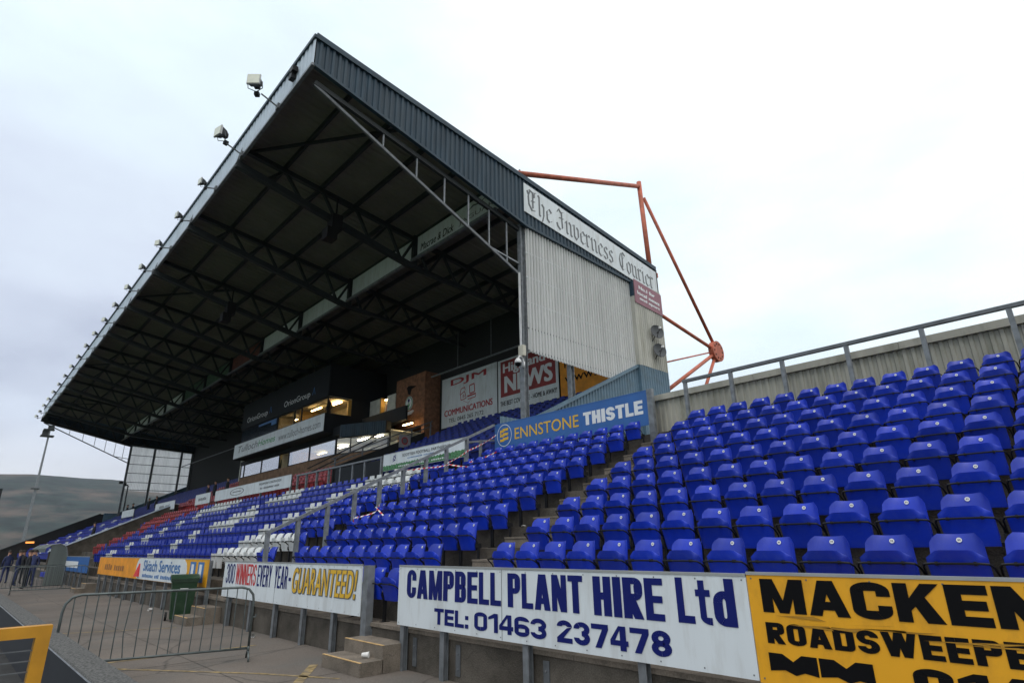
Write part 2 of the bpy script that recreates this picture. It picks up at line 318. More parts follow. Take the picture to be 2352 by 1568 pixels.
def block_glyph(ch, w, tx, ty):
    """heavy condensed capital as convex-ish pieces in a box w x 1"""
    P = []; rect = lambda a, b_, c, d: P.append([(a, b_), (c, b_), (c, d), (a, d)]); h = w / 2
    def arc(cx, cy, rx, ry, a0, a1):
        n = max(3, int(abs(a1 - a0) / 15)); f = lambda a, i: (cx + (rx - i * min(tx, rx * .98)) * math.cos(math.radians(a)), cy + (ry - i * min(ty, ry * .98)) * math.sin(math.radians(a)))
        for k in range(n):
            a, b_ = a0 + (a1 - a0) * k / n, a0 + (a1 - a0) * (k + 1) / n; P.append([f(a, 0), f(b_, 0), f(b_, 1), f(a, 1)])
    def ring(x0, y0, x1, y1, ry=.24):
        rx = (x1 - x0) / 2; ry = min(ry, (y1 - y0) / 2); arc(x0 + rx, y1 - ry, rx, ry, 0, 180); arc(x0 + rx, y0 + ry, rx, ry, 180, 360)
        if y1 - y0 > 2 * ry: rect(x0, y0 + ry, x0 + tx, y1 - ry); rect(x1 - tx, y0 + ry, x1, y1 - ry)
    def bowl(y0, y1, ww=w):
        ry = min(.2, (y1 - y0) / 2); rx = min(ww - tx, ry * .9 + tx * .3); rect(tx, y1 - ty, ww - rx, y1); rect(tx, y0, ww - rx, y0 + ty); arc(ww - rx, y1 - ry, rx, ry, 0, 90); arc(ww - rx, y0 + ry, rx, ry, 270, 360)
        if y1 - y0 > 2 * ry: rect(ww - tx, y0 + ry, ww, y1 - ry)
    def line(x0, y0, x1, y1, t): P.append([(x0, y0), (x0 + t, y0), (x1 + t, y1), (x1, y1)])
    if ch in 'BDEFHKLMNPR': rect(0, 0, tx, 1)
    if ch in 'HMNU': rect(w - tx, 0 if ch != 'U' else .24, w, 1)
    if ch == 'C' or ch == 'G':
        arc(h, .76, h, .24, 0, 180); arc(h, .24, h, .24, 180, 360); rect(0, .24, tx, .76); rect(w - tx, .62, w, .76); rect(w - tx, .24, w, .38 if ch == 'C' else .5)
        if ch == 'G': rect(h, .38, w, .5)
    elif ch in 'O0': ring(0, 0, w, 1)
    elif ch == 'U': arc(h, .24, h, .24, 180, 360); rect(0, .24, tx, 1)
    elif ch == 'D': bowl(0, 1)
    elif ch == 'P': bowl(.40, 1)
    elif ch == 'R': bowl(.44, 1); P.append([(w - tx * 2.1, .5), (w - tx * .9, .5), (w, 0), (w - tx * 1.08, 0)])
    elif ch == 'B': bowl(.5 - ty / 2, 1, w * .96); bowl(0, .5 + ty / 2)
    elif ch in 'EFL':
        if ch != 'F': rect(tx, 0, w, ty)
        if ch != 'L': rect(tx, 1 - ty, w, 1); rect(tx, .5 - ty / 2, w * .94, .5 + ty / 2)
    elif ch == 'T': rect(0, 1 - ty, w, 1); rect(h - tx / 2, 0, h + tx / 2, 1 - ty)
    elif ch == 'H': rect(tx, .5 - ty * .55, w - tx, .5 + ty * .55)
    elif ch in 'Il': rect(0, 0, tx, 1)
    elif ch == 'A': line(0, 0, h - tx * .62, 1, tx); line(w - tx, 0, h - tx * .38, 1, tx); rect(w * .25, .17, w * .75, .17 + ty)
    elif ch == 'V': line(0, 1, h - tx / 2, 0, tx); line(w - tx, 1, h - tx / 2, 0, tx)
    elif ch == 'M': line(tx * .35, 1, h - tx * .42, 0, tx * .84); line(w - tx * 1.19, 1, h - tx * .42, 0, tx * .84)
    elif ch == 'W':
        for x0, x1 in ((0, .25), (.5, .25), (.5, .75), (1, .75)): line(x0 * (w - tx), 1, x1 * (w - tx), 0, tx)
    elif ch == 'N': line(0, 1, w - tx * 1.15, 0, tx * 1.15)
    elif ch == 'K': P.append([(tx, .30), (w, 1), (w - tx * 1.2, 1), (tx, .62)]); P.append([(w * .40, .46), (w - tx * 1.2, 0), (w, 0), (w * .40 + tx * .7, .72)])
    elif ch == 'Z': rect(0, 0, w, ty); rect(0, 1 - ty, w, 1); line(0, ty, w - tx * 1.2, 1 - ty, tx * 1.2)
    elif ch == 'Y': line(0, 1, h - tx / 2, .42, tx); line(w - tx, 1, h - tx / 2, .42, tx); rect(h - tx / 2, 0, h + tx / 2, .42)
    elif ch == 'S':
        ry = .25 + ty / 4; arc(h, 1 - ry, h, ry, 0, 270); arc(h, ry, h, ry, 90, -180)
    elif ch == '3': ry = .25 + ty / 4; arc(h, 1 - ry, h, ry, 180, -90); arc(h, ry, h, ry, 90, -180)
    elif ch == '8': ring(w * .03, .5 - ty / 2, w * .97, 1, .25 + ty / 4); ring(0, 0, w, .5 + ty / 2, .25 + ty / 4)
    elif ch == '2': arc(h, .72, h, .28, 0, 180); rect(0, 0, w, ty); P.append([(0, ty), (tx * 1.3, ty), (w, .72), (w - tx, .66)])
    elif ch == '6': ring(0, 0, w, .62); arc(h, .76, h, .24, 0, 180); rect(0, .24, tx, .76)
    elif ch == '7': rect(0, 1 - ty, w, 1); line(w * .2, 0, w - tx * 1.05, 1 - ty, tx * 1.05)
    elif ch == '4': rect(w * .88 - tx, 0, w * .88, 1); rect(0, .20, w, .20 + ty); P.append([(0, .20 + ty), (tx * .8, .20 + ty), (w * .88 - tx, .84), (w * .88 - tx, 1), (w * .88 - tx * 1.2, 1)])
    elif ch == '1': rect(w - tx, 0, w, 1); P.append([(0, .66), (w - tx, .76), (w - tx, 1), (w - tx * .9, 1), (0, .80)])
    elif ch == 'd': rect(w - tx, 0, w, 1); ring(0, 0, w, .74)
    elif ch == 't': rect(w * .22, .16, w * .22 + tx, .95); rect(0, .60, w, .60 + ty * .9); arc(w * .22 + (w * .78), .16, w * .78, .16, 180, 270)
    elif ch == ':': rect(0, 0, tx, .24); rect(0, .5, tx, .74)
    return P
NARROW = {'I': 0, 'l': 0, ':': 0, '1': .72, 't': .7, 'L': .84, 'E': .9, 'F': .88, 'M': 1.32, 'W': 1.5, 'A': 1.12, 'K': 1.08, 'T': .95}
def poster(par, txt, u0, u1, z0, z1, y, m, stem=.22, bar=.17, gap=.09, name='lettering', lift=.004):
    """heavy poster capitals filling the box; stem, bar and gap are shares of the height"""
    H = z1 - z0; stem *= H; gap *= H
    free = (u1 - u0) - gap * (len(txt) - 1) - stem * sum(1 for c in txt if NARROW.get(c, 1) == 0)
    unit = free / max(.01, sum(NARROW.get(c, 1) for c in txt)); V = []; F = []; x = u0; q = 0
    for c in txt:
        nf = NARROW.get(c, 1); w = stem if nf == 0 else unit * nf; st = stem if nf == 0 else min(stem, w * {'N': .36, 'M': .29, 'W': .24, 'A': .38}.get(c, .43))
        for pc in block_glyph(c, w / H, st / H, bar):
            o_ = len(V); V += [(x + a * H, y - lift - .00025 * (q % 9), z0 + b_ * H) for a, b_ in pc]; F.append(tuple(range(o_, o_ + len(pc)))); q += 1
        x += w + gap
    me = bpy.data.meshes.new(name); me.from_pydata(V, [], F); me.materials.append(M[m]); me.update()
    o = link(name, me, par); o.matrix_parent_inverse = par_inv(par); return o
def illegible(par, words, u0, u1, z0, z1, y, m, lift=.004, name='small_print'):
    """a line of print too small to read in the photograph: short uneven dashes, one group a word"""
    rn = random.Random(len(words) * 7 + int(-u0)); mb = MB(); n = sum(words) + len(words) - 1; st = (u1 - u0) / n; x = u0
    for w in words:
        for _ in range(w): h_ = (z1 - z0) * rn.uniform(.7, 1); mb.box((x + st * .08, y - lift - .001, z0), (x + st * .78, y - lift, z0 + h_), m); x += st
        x += st
    o = mb.build(name, par); o.matrix_parent_inverse = par_inv(par); o['kind'] = 'stuff'; return o
def poly_y(mb, pts, y, m, th=.003):
    mb.prism(pts, 'y', y, y - th, m); return mb
# ================================================================ SETTING
GZ = -.09
mb = MB(); mb.add([(-3500, -2500, GZ - .06), (2500, -2500, GZ - .06), (2500, 3500, GZ - .06), (-3500, 3500, GZ - .06)], [(0, 1, 2, 3)], 'earth'); mb.build('ground', kind='structure')
mb = MB(); mb.add([(-110, -70, GZ - .03), (20, -70, GZ - .03), (20, 1.26, GZ - .03), (-110, 1.26, GZ - .03)], [(0, 1, 2, 3)], 'grass'); mb.build('pitch', kind='structure')
mb = MB(); mb.add([(-110, -3.2, GZ - .02), (20, -3.2, GZ - .02), (20, 1.27, GZ - .02), (-110, 1.27, GZ - .02)], [(0, 1, 2, 3)], 'track'); mb.build('track', kind='structure')
mb = MB(); mb.add([(-110, 1.5, GZ), (14, 1.5, GZ), (14, 30, GZ), (-110, 30, GZ)], [(0, 1, 2, 3)], 'paving'); mb.build('pavement', kind='structure')
def strip(p, q, w, z=GZ + .004):
    p = Vector((*p, z)); q = Vector((*q, z)); d = (q - p).normalized(); s_ = Vector((-d.y, d.x, 0)) * w / 2
    return [p - s_, q - s_, q + s_, p + s_]
mb = MB()
for p, q, w in (((-9.3, 4.50), (-8.35, 3.85), .13), ((-9.25, 3.7), (-8.1, 4.30), .07), ((-9.25, 3.7), (-12.2, 1.7), .07), ((-8.35, 3.85), (-5.2, 1.8), .13),
                ((-17.2, 1.7), (-15.9, 4.3), .08), ((-12.0, 2.2), (-11.9, 4.6), .08)):
    mb.add(strip(p, q, w), [(0, 1, 2, 3)], 'paint_yellow')
mb.build('painted_markings', kind='structure')
mb = MB()
for i in range(16):
    x_ = -34 + 2.55 * i; mb.add(strip((x_, 1.56), (x_ + .02, 5.2), .014, GZ + .003), [(0, 1, 2, 3)], 'joint')
mb.add(strip((-60, 3.3), (8, 3.3), .012, GZ + .003), [(0, 1, 2, 3)], 'joint'); mb.build('paving_joints', kind='structure')
# hills
mb = MB(); nx, ny = 150, 14; vs = []
from mathutils import noise
for j in range(ny):
    for i in range(nx):
        az = math.radians(-70 + 250 * i / (nx - 1)); rr = 1500 + 120 * j
        h = (math.sin(min(1, j / (ny - 3)) * math.pi / 2)) * (262 + 26 * noise.noise((az * 2.2, 3, 0)) + 16 * noise.noise((az * 7, 1, 0)) + 5 * noise.noise((az * 30, 5, 0)) + 12 * noise.noise((az * 9, j * .5, 4)) * (j < ny - 3)) * (rr / 2820)
        vs.append((-rr * math.cos(az), rr * math.sin(az), h - 2))
mb.add(vs, [(j * nx + i, j * nx + i + 1, (j + 1) * nx + i + 1, (j + 1) * nx + i) for j in range(ny - 1) for i in range(nx - 1)], 'hill')
mb.build('hills', smooth=True, kind='structure')
# ================================================================ TERRACES
RY = lambda k: 6.2 + .76 * (k - 1)            # y of the seat backs of row k
TZ = lambda k: .80 + .3572 * (k - 1)          # tread height of row k
def terrace(name, label, x0, x1, k0, k1):
    t = thing(name, label, 'terrace', ((x0 + x1) / 2, 5.25, GZ))
    for k in range(k0, k1 + 1):
        ya = 5.25 if k == 0 else RY(k) - .62
        yb = RY(k) + .14 + (.06 if k < k1 else .5)
        c = MB().box((x0, ya, GZ if k == 0 else TZ(k) - .55), (x1, yb, TZ(k) if k else .394), 'concrete'); wpart(t, c, 'terrace_step')
    wpart(t, MB().box((x0, 5.226, .395), (x1, 5.60, .447), 'concrete_step'), 'coping')
    return t
ter = terrace('seating_terrace', 'grey concrete terrace under the open blue seats at the right', -14.42, 9, 0, 9)
wpart(ter, MB().box((-14.42, 12.92, GZ), (9, 13.14, 4.2), 'concrete'), 'rear_wall')
mainter = terrace('seating_terrace', 'long concrete terrace carrying the seats of the covered grandstand', -84, -14.48, 0, 20)
for k in range(1, 10):                      # gangway half steps beside the open block
    a = MB(); y1 = RY(k) - .62; y1n = RY(k)+.14
    a.box((-8.28, y1n - .36, TZ(k) - .02), (-7.06, y1n + .002, TZ(k) + .178), 'concrete_step'); wpart(ter, a, 'gangway_step')
    n_ = MB().box((-8.28, y1n - .372, TZ(k) + .150), (-7.06, y1n - .36, TZ(k) + .181), 'concrete_step'); wpart(ter, n_, 'nosing')
for k in range(1, 9):
    a = MB().box((-29.35, RY(k) + .14 - .36, TZ(k) - .02), (-28.65, RY(k) + .142, TZ(k) + .178), 'concrete_step'); wpart(mainter, a, 'gangway_step')
# steps up from the walkway
def entry_steps(x0, x1, label):
    t = thing('concrete_steps', label, 'steps', ((x0 + x1) / 2, 4.85, GZ), group='concrete steps at the gaps in the boards')
    for (ya, yb, zt) in ((4.50, 4.86, .085), (4.85, 5.245, .262)):
        p = MB().box((x0, ya, GZ + .002), (x1, yb, zt), 'concrete_step'); wpart(t, p, 'step')
        wpart(t, MB().box((x0 + .005, ya - .004, zt - .004), (x1 - .005, ya + .03, zt + .004), 'kerb_line'), 'nosing')
    return t
entry_steps(-9.05, -7.93, 'two grey concrete steps in front of the gap left of the white CAMPBELL board')
entry_steps(-16.95, -15.95, 'two concrete steps beside the green wheelie bin')
entry_steps(-33.2, -32.0, 'farther concrete steps left of the orange and white board')
# ================================================================ SEATS
def seat_parts(colour):
    P = {}
    # back rest: curved shell with rounded corners and rolled lip
    nu, nv = 11, 8; A = []; B = []
    for j in range(nv):
        v = j / (nv - 1); z = .40 + .40 * v
        hw = .208 - .026 * v - (.020 * max(0, (v - .80) / .20) ** 2.5)
        for i in range(nu):
            s_ = -1 + 2 * i / (nu - 1)
            zz = z + .012 * v - (.034 * max(0, (abs(s_) - .78) / .22) ** 1.6 if v > .99 else .014 * max(0, (abs(s_) - .8) / .2) * (v > .8)) - (.012 * (1 - s_ * s_) if v > .9 else 0)
            y = .10 * v - .055 * s_ * s_ * (.5 + .5 * v) - (.030 * abs(s_) ** 5)
            if v > .99: y += .012
            A.append((s_ * hw, y, zz)); B.append((s_ * (hw - .002), y + .014, zz - .002))
    P_ = MB(); n_ = nu * nv; fq = []; bq = []
    for j in range(nv - 1):
        for i in range(nu - 1):
            a = j * nu + i; fq.append((a, a + 1, a + nu + 1, a + nu)); bq.append((a, a + nu, a + nu + 1, a + 1))
    loop = [i for i in range(nu)] + [j * nu + nu - 1 for j in range(1, nv)] + [(nv - 1) * nu + i for i in range(nu - 2, -1, -1)] + [j * nu for j in range(nv - 2, 0, -1)]
    P_.add(A, fq, colour).add(B, bq, colour); L2 = len(loop)
    P_.add([A[i] for i in loop] + [B[i] for i in loop], [((k + 1) % L2, k, L2 + k, L2 + (k + 1) % L2) for k in range(L2)], colour)
    P['backrest'] = P_.mesh('backrest', True)
    # tipped-up seat pan
    nu, nv = 11, 8; A = []; B = []
    for j in range(nv):
        v = j / (nv - 1); z = .330 + .350 * v
        hw = .200 + .012 * v - .05 * max(0, (v - .80) / .2) ** 2
        for i in range(nu):
            s_ = -1 + 2 * i / (nu - 1)
            zz = z - .030 * max(0, (abs(s_) - .72) / .28) ** 1.3 * max(0, (v - .8) / .2)
            y = -.065 - .095 * v - .012 * (1 - s_ * s_) + .03 * abs(s_) ** 5
            A.append((s_ * hw, y, zz)); B.append((s_ * (hw - .004), y + .024, zz - .002))
    P_ = MB(); n_ = nu * nv; fq = []; bq = []
    for j in range(nv - 1):
        for i in range(nu - 1):
            a = j * nu + i; fq.append((a, a + 1, a + nu + 1, a + nu)); bq.append((a, a + nu, a + nu + 1, a + 1))
    loop = [i for i in range(nu)] + [j * nu + nu - 1 for j in range(1, nv)] + [(nv - 1) * nu + i for i in range(nu - 2, -1, -1)] + [j * nu for j in range(nv - 2, 0, -1)]
    P_.add(A, fq, colour).add(B, bq, colour); L2 = len(loop)
    P_.add([A[i] for i in loop] + [B[i] for i in loop], [((k + 1) % L2, k, L2 + k, L2 + (k + 1) % L2) for k in range(L2)], colour)
    P['seat_pan'] = P_.mesh('seat_pan', True)
    f = MB()
    pth = [(-.243, 0, .40), (-.243, -.05, .49), (-.236, -.12, .545), (-.215, -.168, .572), (-.16, -.185, .577), (.16, -.185, .577), (.215, -.168, .572), (.236, -.12, .545), (.243, -.05, .49), (.243, 0, .40)]
    f.tube(pth, .0095, 'black_steel', 6)
    for sx in (-1, 1):
        f.box((sx * .243 - .012, -.02, .002), (sx * .243 + .012, .02, .42), 'black_steel')
        f.box((sx * .243 - .02, -.07, .0), (sx * .243 + .02, .09, .012), 'black_steel')
        f.box((sx * .243 - .010, -.06, .36), (sx * .243 + .010, .06, .44), 'black_steel')
        f.box((sx * .13 - .008, -.186, .562), (sx * .13 + .008, -.13, .592), 'black_steel')
    f.box((-.243, .0, .33), (.243, .03, .365), 'black_steel')
    P['frame'] = f.mesh('frame')
    d = MB(); n = 14; th = .004
    ring = [(.0205 * math.cos(2 * math.pi * k / n), .0205 * math.sin(2 * math.pi * k / n)) for k in range(n)]
    d.prism(ring, 'y', .0, -th, 'badge')
    for q in (-1, 1): d.box((q * .006 - .0035, -th - .0006, -.007), (q * .006 + .0035, -th + .001, .007), 'badge_ink')
    P['number_badge'] = d.mesh('number_badge')
    return P
SP = {'blue': seat_parts('seat_blue'), 'white': seat_parts('seat_white')}
ORD = ['zeroth', 'first', 'second', 'third', 'fourth', 'fifth', 'sixth', 'seventh', 'eighth', 'ninth', 'tenth', 'eleventh', 'twelfth', 'thirteenth', 'fourteenth', 'fifteenth']
used = {}
def seat(x, k, colour, label, group, jit=True):
    z = TZ(k); y = RY(k)
    t = thing('stadium_seat', label, 'seat', (x + random.uniform(-.006, .006), y - .03 + random.uniform(-.005, .005), z), (0, 0, random.uniform(-.012, .012)), group)
    for nme, me in SP[colour].items():
        c = link(nme, me, t)
        if nme == 'number_badge': c.location = (.015, .080, .752); c.rotation_euler = (-.24, 0, 0)
        if nme == 'seat_pan': c.rotation_euler = (random.uniform(-.05, .03), random.uniform(-.012, .012), 0)
    return t
for k in range(1, 10):
    for j in range(14):
        seat(-6.79 + .505 * j, k, 'blue', f'blue tip-up seat, {ORD[k]} row from the front, {ORD[j+1]} right of the near gangway', 'blue seats of the open block on the right')
for k in range(1, 10):
    for j in range(12 if k >= 3 else 11):
        seat(-8.58 - .517 * j, k, 'blue', f'blue tip-up seat, {ORD[k]} row from the front, {ORD[j+1]} left of the near gangway', 'blue seats between the gangway and the sloping rail')
for j, x in enumerate((-8.60, -9.12, -9.64)):
    seat(x, 0, 'blue', f'blue seat in the lowest row, {ORD[j+1]} leftward in the gap beside the CAMPBELL board', 'blue seats of the lowest row')
seat(-15.95, 0, 'blue', 'single blue seat at the gap between the 300 WINNERS board and the yellow board', 'blue seats of the lowest row')
WH = {1: [(-20.1, -16.2), (-27.9, -26.7), (-36.1, -34.6)], 2: [(-20.1, -16.0), (-28.0, -26.9), (-36.3, -34.9)], 3: [(-20.4, -19.2), (-28.1, -27.1), (-36.6, -35.2)],
      4: [(-20.5, -19.2), (-28.1, -25.1), (-36.7, -35.4)], 5: [(-20.5, -19.2), (-28.3, -25.2), (-36.8, -35.4)], 6: [(-20.5, -19.3), (-28.4, -27.3), (-36.8, -35.6)],
      7: [(-20.5, -16.2), (-28.4, -24.6), (-38.5, -33.5)], 8: [(-20.5, -17.0), (-28.4, -26.2), (-38.6, -33.8)]}
RD = {2: (-45, -42.4), 3: (-45, -42.4), 4: (-45.2, -42.6), 5: (-45.6, -42.8), 6: (-48.3, -42.5), 7: (-49.6, -42.3), 8: (-50.2, -41.9), 9: (-50.4, -43)}
def colour_at(x, k):
    for a, b_ in WH.get(k, []):
        if a <= x <= b_: return 'white'
    if k in RD and RD[k][0] <= x <= RD[k][1]: return 'red'
    return 'blue'
for k in range(1, 9):
    for j in range(7):
        x = -15.55 - .52 * j; c = colour_at(x, k)
        seat(x, k, c, f'{c} tip-up seat, {ORD[k]} row from the front, {ORD[j+1]} left of the sloping grey rail', f'{c} seats left of the sloping rail')
# the remaining far seats, too many to count: one object
cheap = MB()
for (a, b_, c) in (((-.19, -.01, .42), (.19, .035, .80), 0), ((-.20, -.13, .25), (.20, -.09, .64), 0)): pass
def far_seat(mb, x, k, m):
    y = RY(k) - .03; z = TZ(k); P = []
    def tb(x0, x1, tx, y0, y1, ty, z0, z1, mm):
        vs = [(x + sx * x0, y + yy, z + z0) for yy in (y0, y1) for sx in (-1, 1)] + [(x + sx * x1, y + yy + ty, z + z1 - tx) for yy in (y0, y1) for sx in (-1, 1)]
        mb.add(vs, [(0, 1, 5, 4), (2, 6, 7, 3), (4, 5, 7, 6), (0, 4, 6, 2), (1, 3, 7, 5)], mm)
    tb(.20, .15, 0, .0, .02, .03, .42, .80, m); tb(.185, .205, 0, -.10, -.07, -.04, .24, .65, m)
    mb.box((x - .24, y - .165, z + .57), (x + .24, y - .145, z + .592), 'black_steel')
    mb.box((x - .252, y - .02, z), (x - .235, y + .02, z + .4), 'black_steel')
fs_ = MB(); CM = {'blue': 'seat_blue', 'white': 'seat_white', 'red': 'seat_red'}
for k in range(1, 9):
    lim = {1: -39.2, 2: -45, 3: -45, 4: -45.3, 5: -45.7, 6: -48.4, 7: -49.8, 8: -50.3}[k]
    x = -15.55 - .52 * 7
    while x > lim:
        if not (-29.45 < x < -28.6) and not (-41.6 < x < -40.8): far_seat(fs_, x, k, CM[colour_at(x, k)])
        x -= .52
for k in range(1, 10):                       # block beyond the side wall
    x = -51.8
    while x > -83:
        if not (-66.5 < x < -65.5): far_seat(fs_, x, k, CM['white' if (int(-x * 1.3) + k) % 17 < 2 else 'blue'])
        x -= .52
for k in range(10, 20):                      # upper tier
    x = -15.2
    while x > -25.6: far_seat(fs_, x, k, 'seat_blue_dark'); x -= .52
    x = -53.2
    while x > -82: far_seat(fs_, x, k, 'seat_blue_dark' if (x < -56) else 'seat_red'); x -= .52
for k in range(10, 14):
    x = -27.5
    while x > -52: far_seat(fs_, x, k, 'seat_red'); x -= .52
o = fs_.build('distant_seats', kind='stuff', label='distant rows of blue, white and red seats in the covered grandstand', category='seats')
# ================================================================ FRONT BOARDS
def board(name, label, x0, x1, z0, z1, y, face, group=None, posts=(), th=.018, edge='alu', post_to=GZ, seams=()):
    t = thing(name, label, 'advertising board', ((x0 + x1) / 2, y, z0), group=group)
    wpart(t, MB().box((x0, y, z0), (x1, y + th, z1), face), 'panel')
    wpart(t, MB().box((x0, y - .006, z1 - .012), (x1, y + th + .006, z1 + .012), edge), 'edge_trim')
    for px in posts:
        p = MB().box((px - .045, y + th + .002, post_to), (px + .045, y + th + .010, z1 - .03), 'galv')
        p.box((px - .004, y + th + .010, post_to), (px + .004, y + th + .075, z1 - .03), 'galv')
        p.box((px - .045, y + th + .075, post_to), (px + .045, y + th + .083, z1 - .03), 'galv')
        wpart(t, p, 'post')
    for sx in seams: wpart(t, MB().box((sx - .003, y - .0035, z0 + .005), (sx + .003, y - .0005, z1 - .014), 'ink_grey'), 'seam')
    rv = MB(); n = max(2, int((x1 - x0) / .45))
    for i in range(n + 1):
        for zz in (z0 + .035, z1 - .04):
            xx = x0 + .04 + (x1 - x0 - .08) * i / n; rv.box((xx - .006, y - .003, zz - .006), (xx + .006, y - .0006, zz + .006), 'ink_grey')
    wpart(t, rv, 'rivets', kind='stuff')
    return t
SY = 5.12
cb = board('advertising_board', 'white board lettered CAMPBELL PLANT HIRE Ltd in navy, in front of the seats', -8.02, -2.58, .50, 1.30, SY, 'sign_white', 'boards along the front wall', (-7.92, -6.95, -5.35, -3.75), seams=(-5.72,))
for tx_, a_, b_, c_, d_ in (('CAMPBELL', -7.79, -5.73, .875, 1.25), ('PLANT', -5.61, -4.42, .875, 1.25), ('HIRE', -4.28, -3.42, .875, 1.25), ('Ltd', -3.28, -2.70, .88, 1.265),
        ('TEL:', -7.10, -6.36, .578, .775), ('01463', -6.24, -4.98, .575, .785), ('237478', -4.82, -3.38, .575, .795)):
    poster(cb, tx_, a_, b_, c_, d_, SY, 'navy', .34 if d_ < 1 else (.275 if tx_ != 'Ltd' else .30), .22 if d_ < 1 else .165, .10 if d_ < 1 else .065)
mk = board('advertising_board', 'yellow board with MACKENZIE ROADSWEEPERS in black at the right edge', -2.572, 3.0, .49, 1.315, SY, 'sign_yellow', 'boards along the front wall', (-2.15, -.6, 1.0, 2.6), seams=(.6,))
poster(mk, 'MACKENZIE', -2.46, .04, 1.02, 1.275, SY, 'ink', .36, .235, .10)
poster(mk, 'ROADSWEEPERS', -2.46, -.44, .79, .945, SY, 'ink', .36, .22, .12)
poster(mk, '0146', -1.46, -.52, .53, .735, SY, 'ink', .42, .235, .12)
lg = MB()
for ox in (-2.47, -2.08):
    lg.prism([(ox, .59), (ox, .72), (ox + .11, .72), (ox + .19, .67), (ox + .26, .72), (ox + .375, .72), (ox + .375, .585), (ox + .27, .60), (ox + .20, .575), (ox + .12, .605)], 'y', SY - .001, SY - .004, 'ink')
wpart(mk, lg, 'emblem')
sc = MB(); random.seed(11)
for i in range(14):
    x_ = random.uniform(-2.5, -1.0); z_ = 1.0 - .06 * (x_ + 2.5) + random.uniform(-.05, .02); sc.add([(x_, SY - .0062, z_), (x_ + random.uniform(.15, .5), SY - .0062, z_ + random.uniform(-.02, .035)), (x_ + .3, SY - .0062, z_ + .012)], [(0, 1, 2)], 'scuff')
wpart(mk, sc, 'scuff_marks', kind='stuff')
gb = board('advertising_board', 'white board reading 300 WINNERS EVERY YEAR - GUARANTEED!', -15.72, -9.13, .53, 1.295, SY, 'sign_white', 'boards along the front wall', (-15.3, -13.9, -12.6, -11.3, -10.1), seams=(-12.6,))
poster(gb, '300', -15.54, -14.98, .82, 1.25, SY, 'navy', .11, .11, .06)
poster(gb, 'WINNERS', -14.90, -13.66, .82, 1.25, SY, 'ink_red', .105, .11, .05)
poster(gb, 'EVERY', -13.58, -12.82, .82, 1.24, SY, 'navy', .105, .11, .05)
poster(gb, 'YEAR', -12.66, -12.02, .82, 1.235, SY, 'navy', .105, .11, .05)
wpart(gb, MB().box((-11.96, SY - .006, .97), (-11.86, SY - .001, 1.03), 'navy'), 'dash')
lettering(gb, 'GUARANTEED!', -11.79, -9.24, .755, 1.225, SY, 'ink_grey', .065, .22, lift=.004, spacing=1.06)
lettering(gb, 'GUARANTEED!', -11.775, -9.255, .77, 1.21, SY, 'ink_yellow', .022, .22, lift=.010, spacing=1.06)
for px in (-9.02,):   # stout end post of the gap
    t = thing('steel_post', 'grey steel channel post at the right end of the 300 WINNERS board', 'post', (px, 5.2, GZ))
    wpart(t, MB().box((px - .10, 5.14, GZ), (px + .06, 5.15, 1.29), 'galv').box((px - .10, 5.15, GZ), (px - .09, 5.26, 1.29), 'galv').box((px + .05, 5.15, GZ), (px + .06, 5.26, 1.29), 'galv'), 'channel')
    wpart(t, MB().box((px - .13, 5.245, GZ + .05), (px + .09, 5.249, .35), 'galv'), 'base_plate')
sk = board('advertising_board', 'long board, orange at left and white Skiach Services panel at right', -31.6, -16.98, .66, 1.335, SY, 'sign_yellow', 'boards along the front wall', [-31.3 + 1.3 * i for i in range(12)])
mb = MB(); mb.box((-31.55, SY - .003, .67), (-24.7, SY - .0008, 1.32), 'sign_orange'); wpart(sk, mb, 'orange_panel')
mb = MB(); pl = [(-24.75 + .45 * (1 - math.sin(a)) if False else -24.3 - .42 * math.cos(a), .995 + .325 * math.sin(a)) for a in [math.pi / 2 - math.pi * i / 12 for i in range(13)]]
mb.prism(pl + [(-19.1, .67), (-18.85, .78), (-18.75, .995), (-18.85, 1.2), (-19.1, 1.32)], 'y', SY - .003, SY - .006, 'sign_white'); wpart(sk, mb, 'white_panel')
lettering(sk, 'Skiach Services', -23.7, -19.4, .93, 1.27, SY, 'ink_blue', .05, lift=.010)
illegible(sk, (8, 3, 10), -23.7, -19.6, .74, .85, SY, 'ink_blue', lift=.010)
mb = MB().tube([(-24.25, SY - .012, .75), (-24.22, SY - .012, 1.15)], [.14, .03], 'ink_red', 6); wpart(sk, mb, 'emblem')
mb = MB()
for ox in (-18.5, -17.8): mb.box((ox, SY - .006, .76), (ox + .5, SY - .003, 1.26), 'ink_blue'); mb.box((ox + .13, SY - .010, .86), (ox + .34, SY - .0065, 1.2), 'ink_white')
wpart(sk, mb, 'emblem')
illegible(sk, (4, 5), -30.2, -26.6, .86, 1.10, SY, 'dull_ochre', lift=.008)
bs = board('advertising_board', 'small blue and white board at the far left end of the front wall', -44, -34.2, .62, 1.33, SY, 'sign_blue', 'boards along the front wall', [-43.5 + 1.5 * i for i in range(6)])
mb = MB().box((-42.5, SY - .004, .80), (-37, SY - .001, 1.1), 'ink_white'); wpart(bs, mb, 'white_stripe')
# brackets on the wall face
for i, px in enumerate((-7.72, -6.72, -5.12, -3.5)):
    t = thing('wall_bracket', f'{ORD[i+1]} rusty grey angle bracket rightward on the concrete wall under the CAMPBELL board', 'bracket', (px, 5.24, .0), group='angle brackets on the front wall')
    wpart(t, MB().box((px - .045, 5.235, -.02), (px + .045, 5.249, .34), 'galv_dark'), 'plate')
    wpart(t, MB().tube([(px, 5.236, .24), (px, 5.222, .24)], .012, 'galv', 6).tube([(px, 5.236, .06), (px, 5.222, .06)], .012, 'galv', 6), 'bolts')
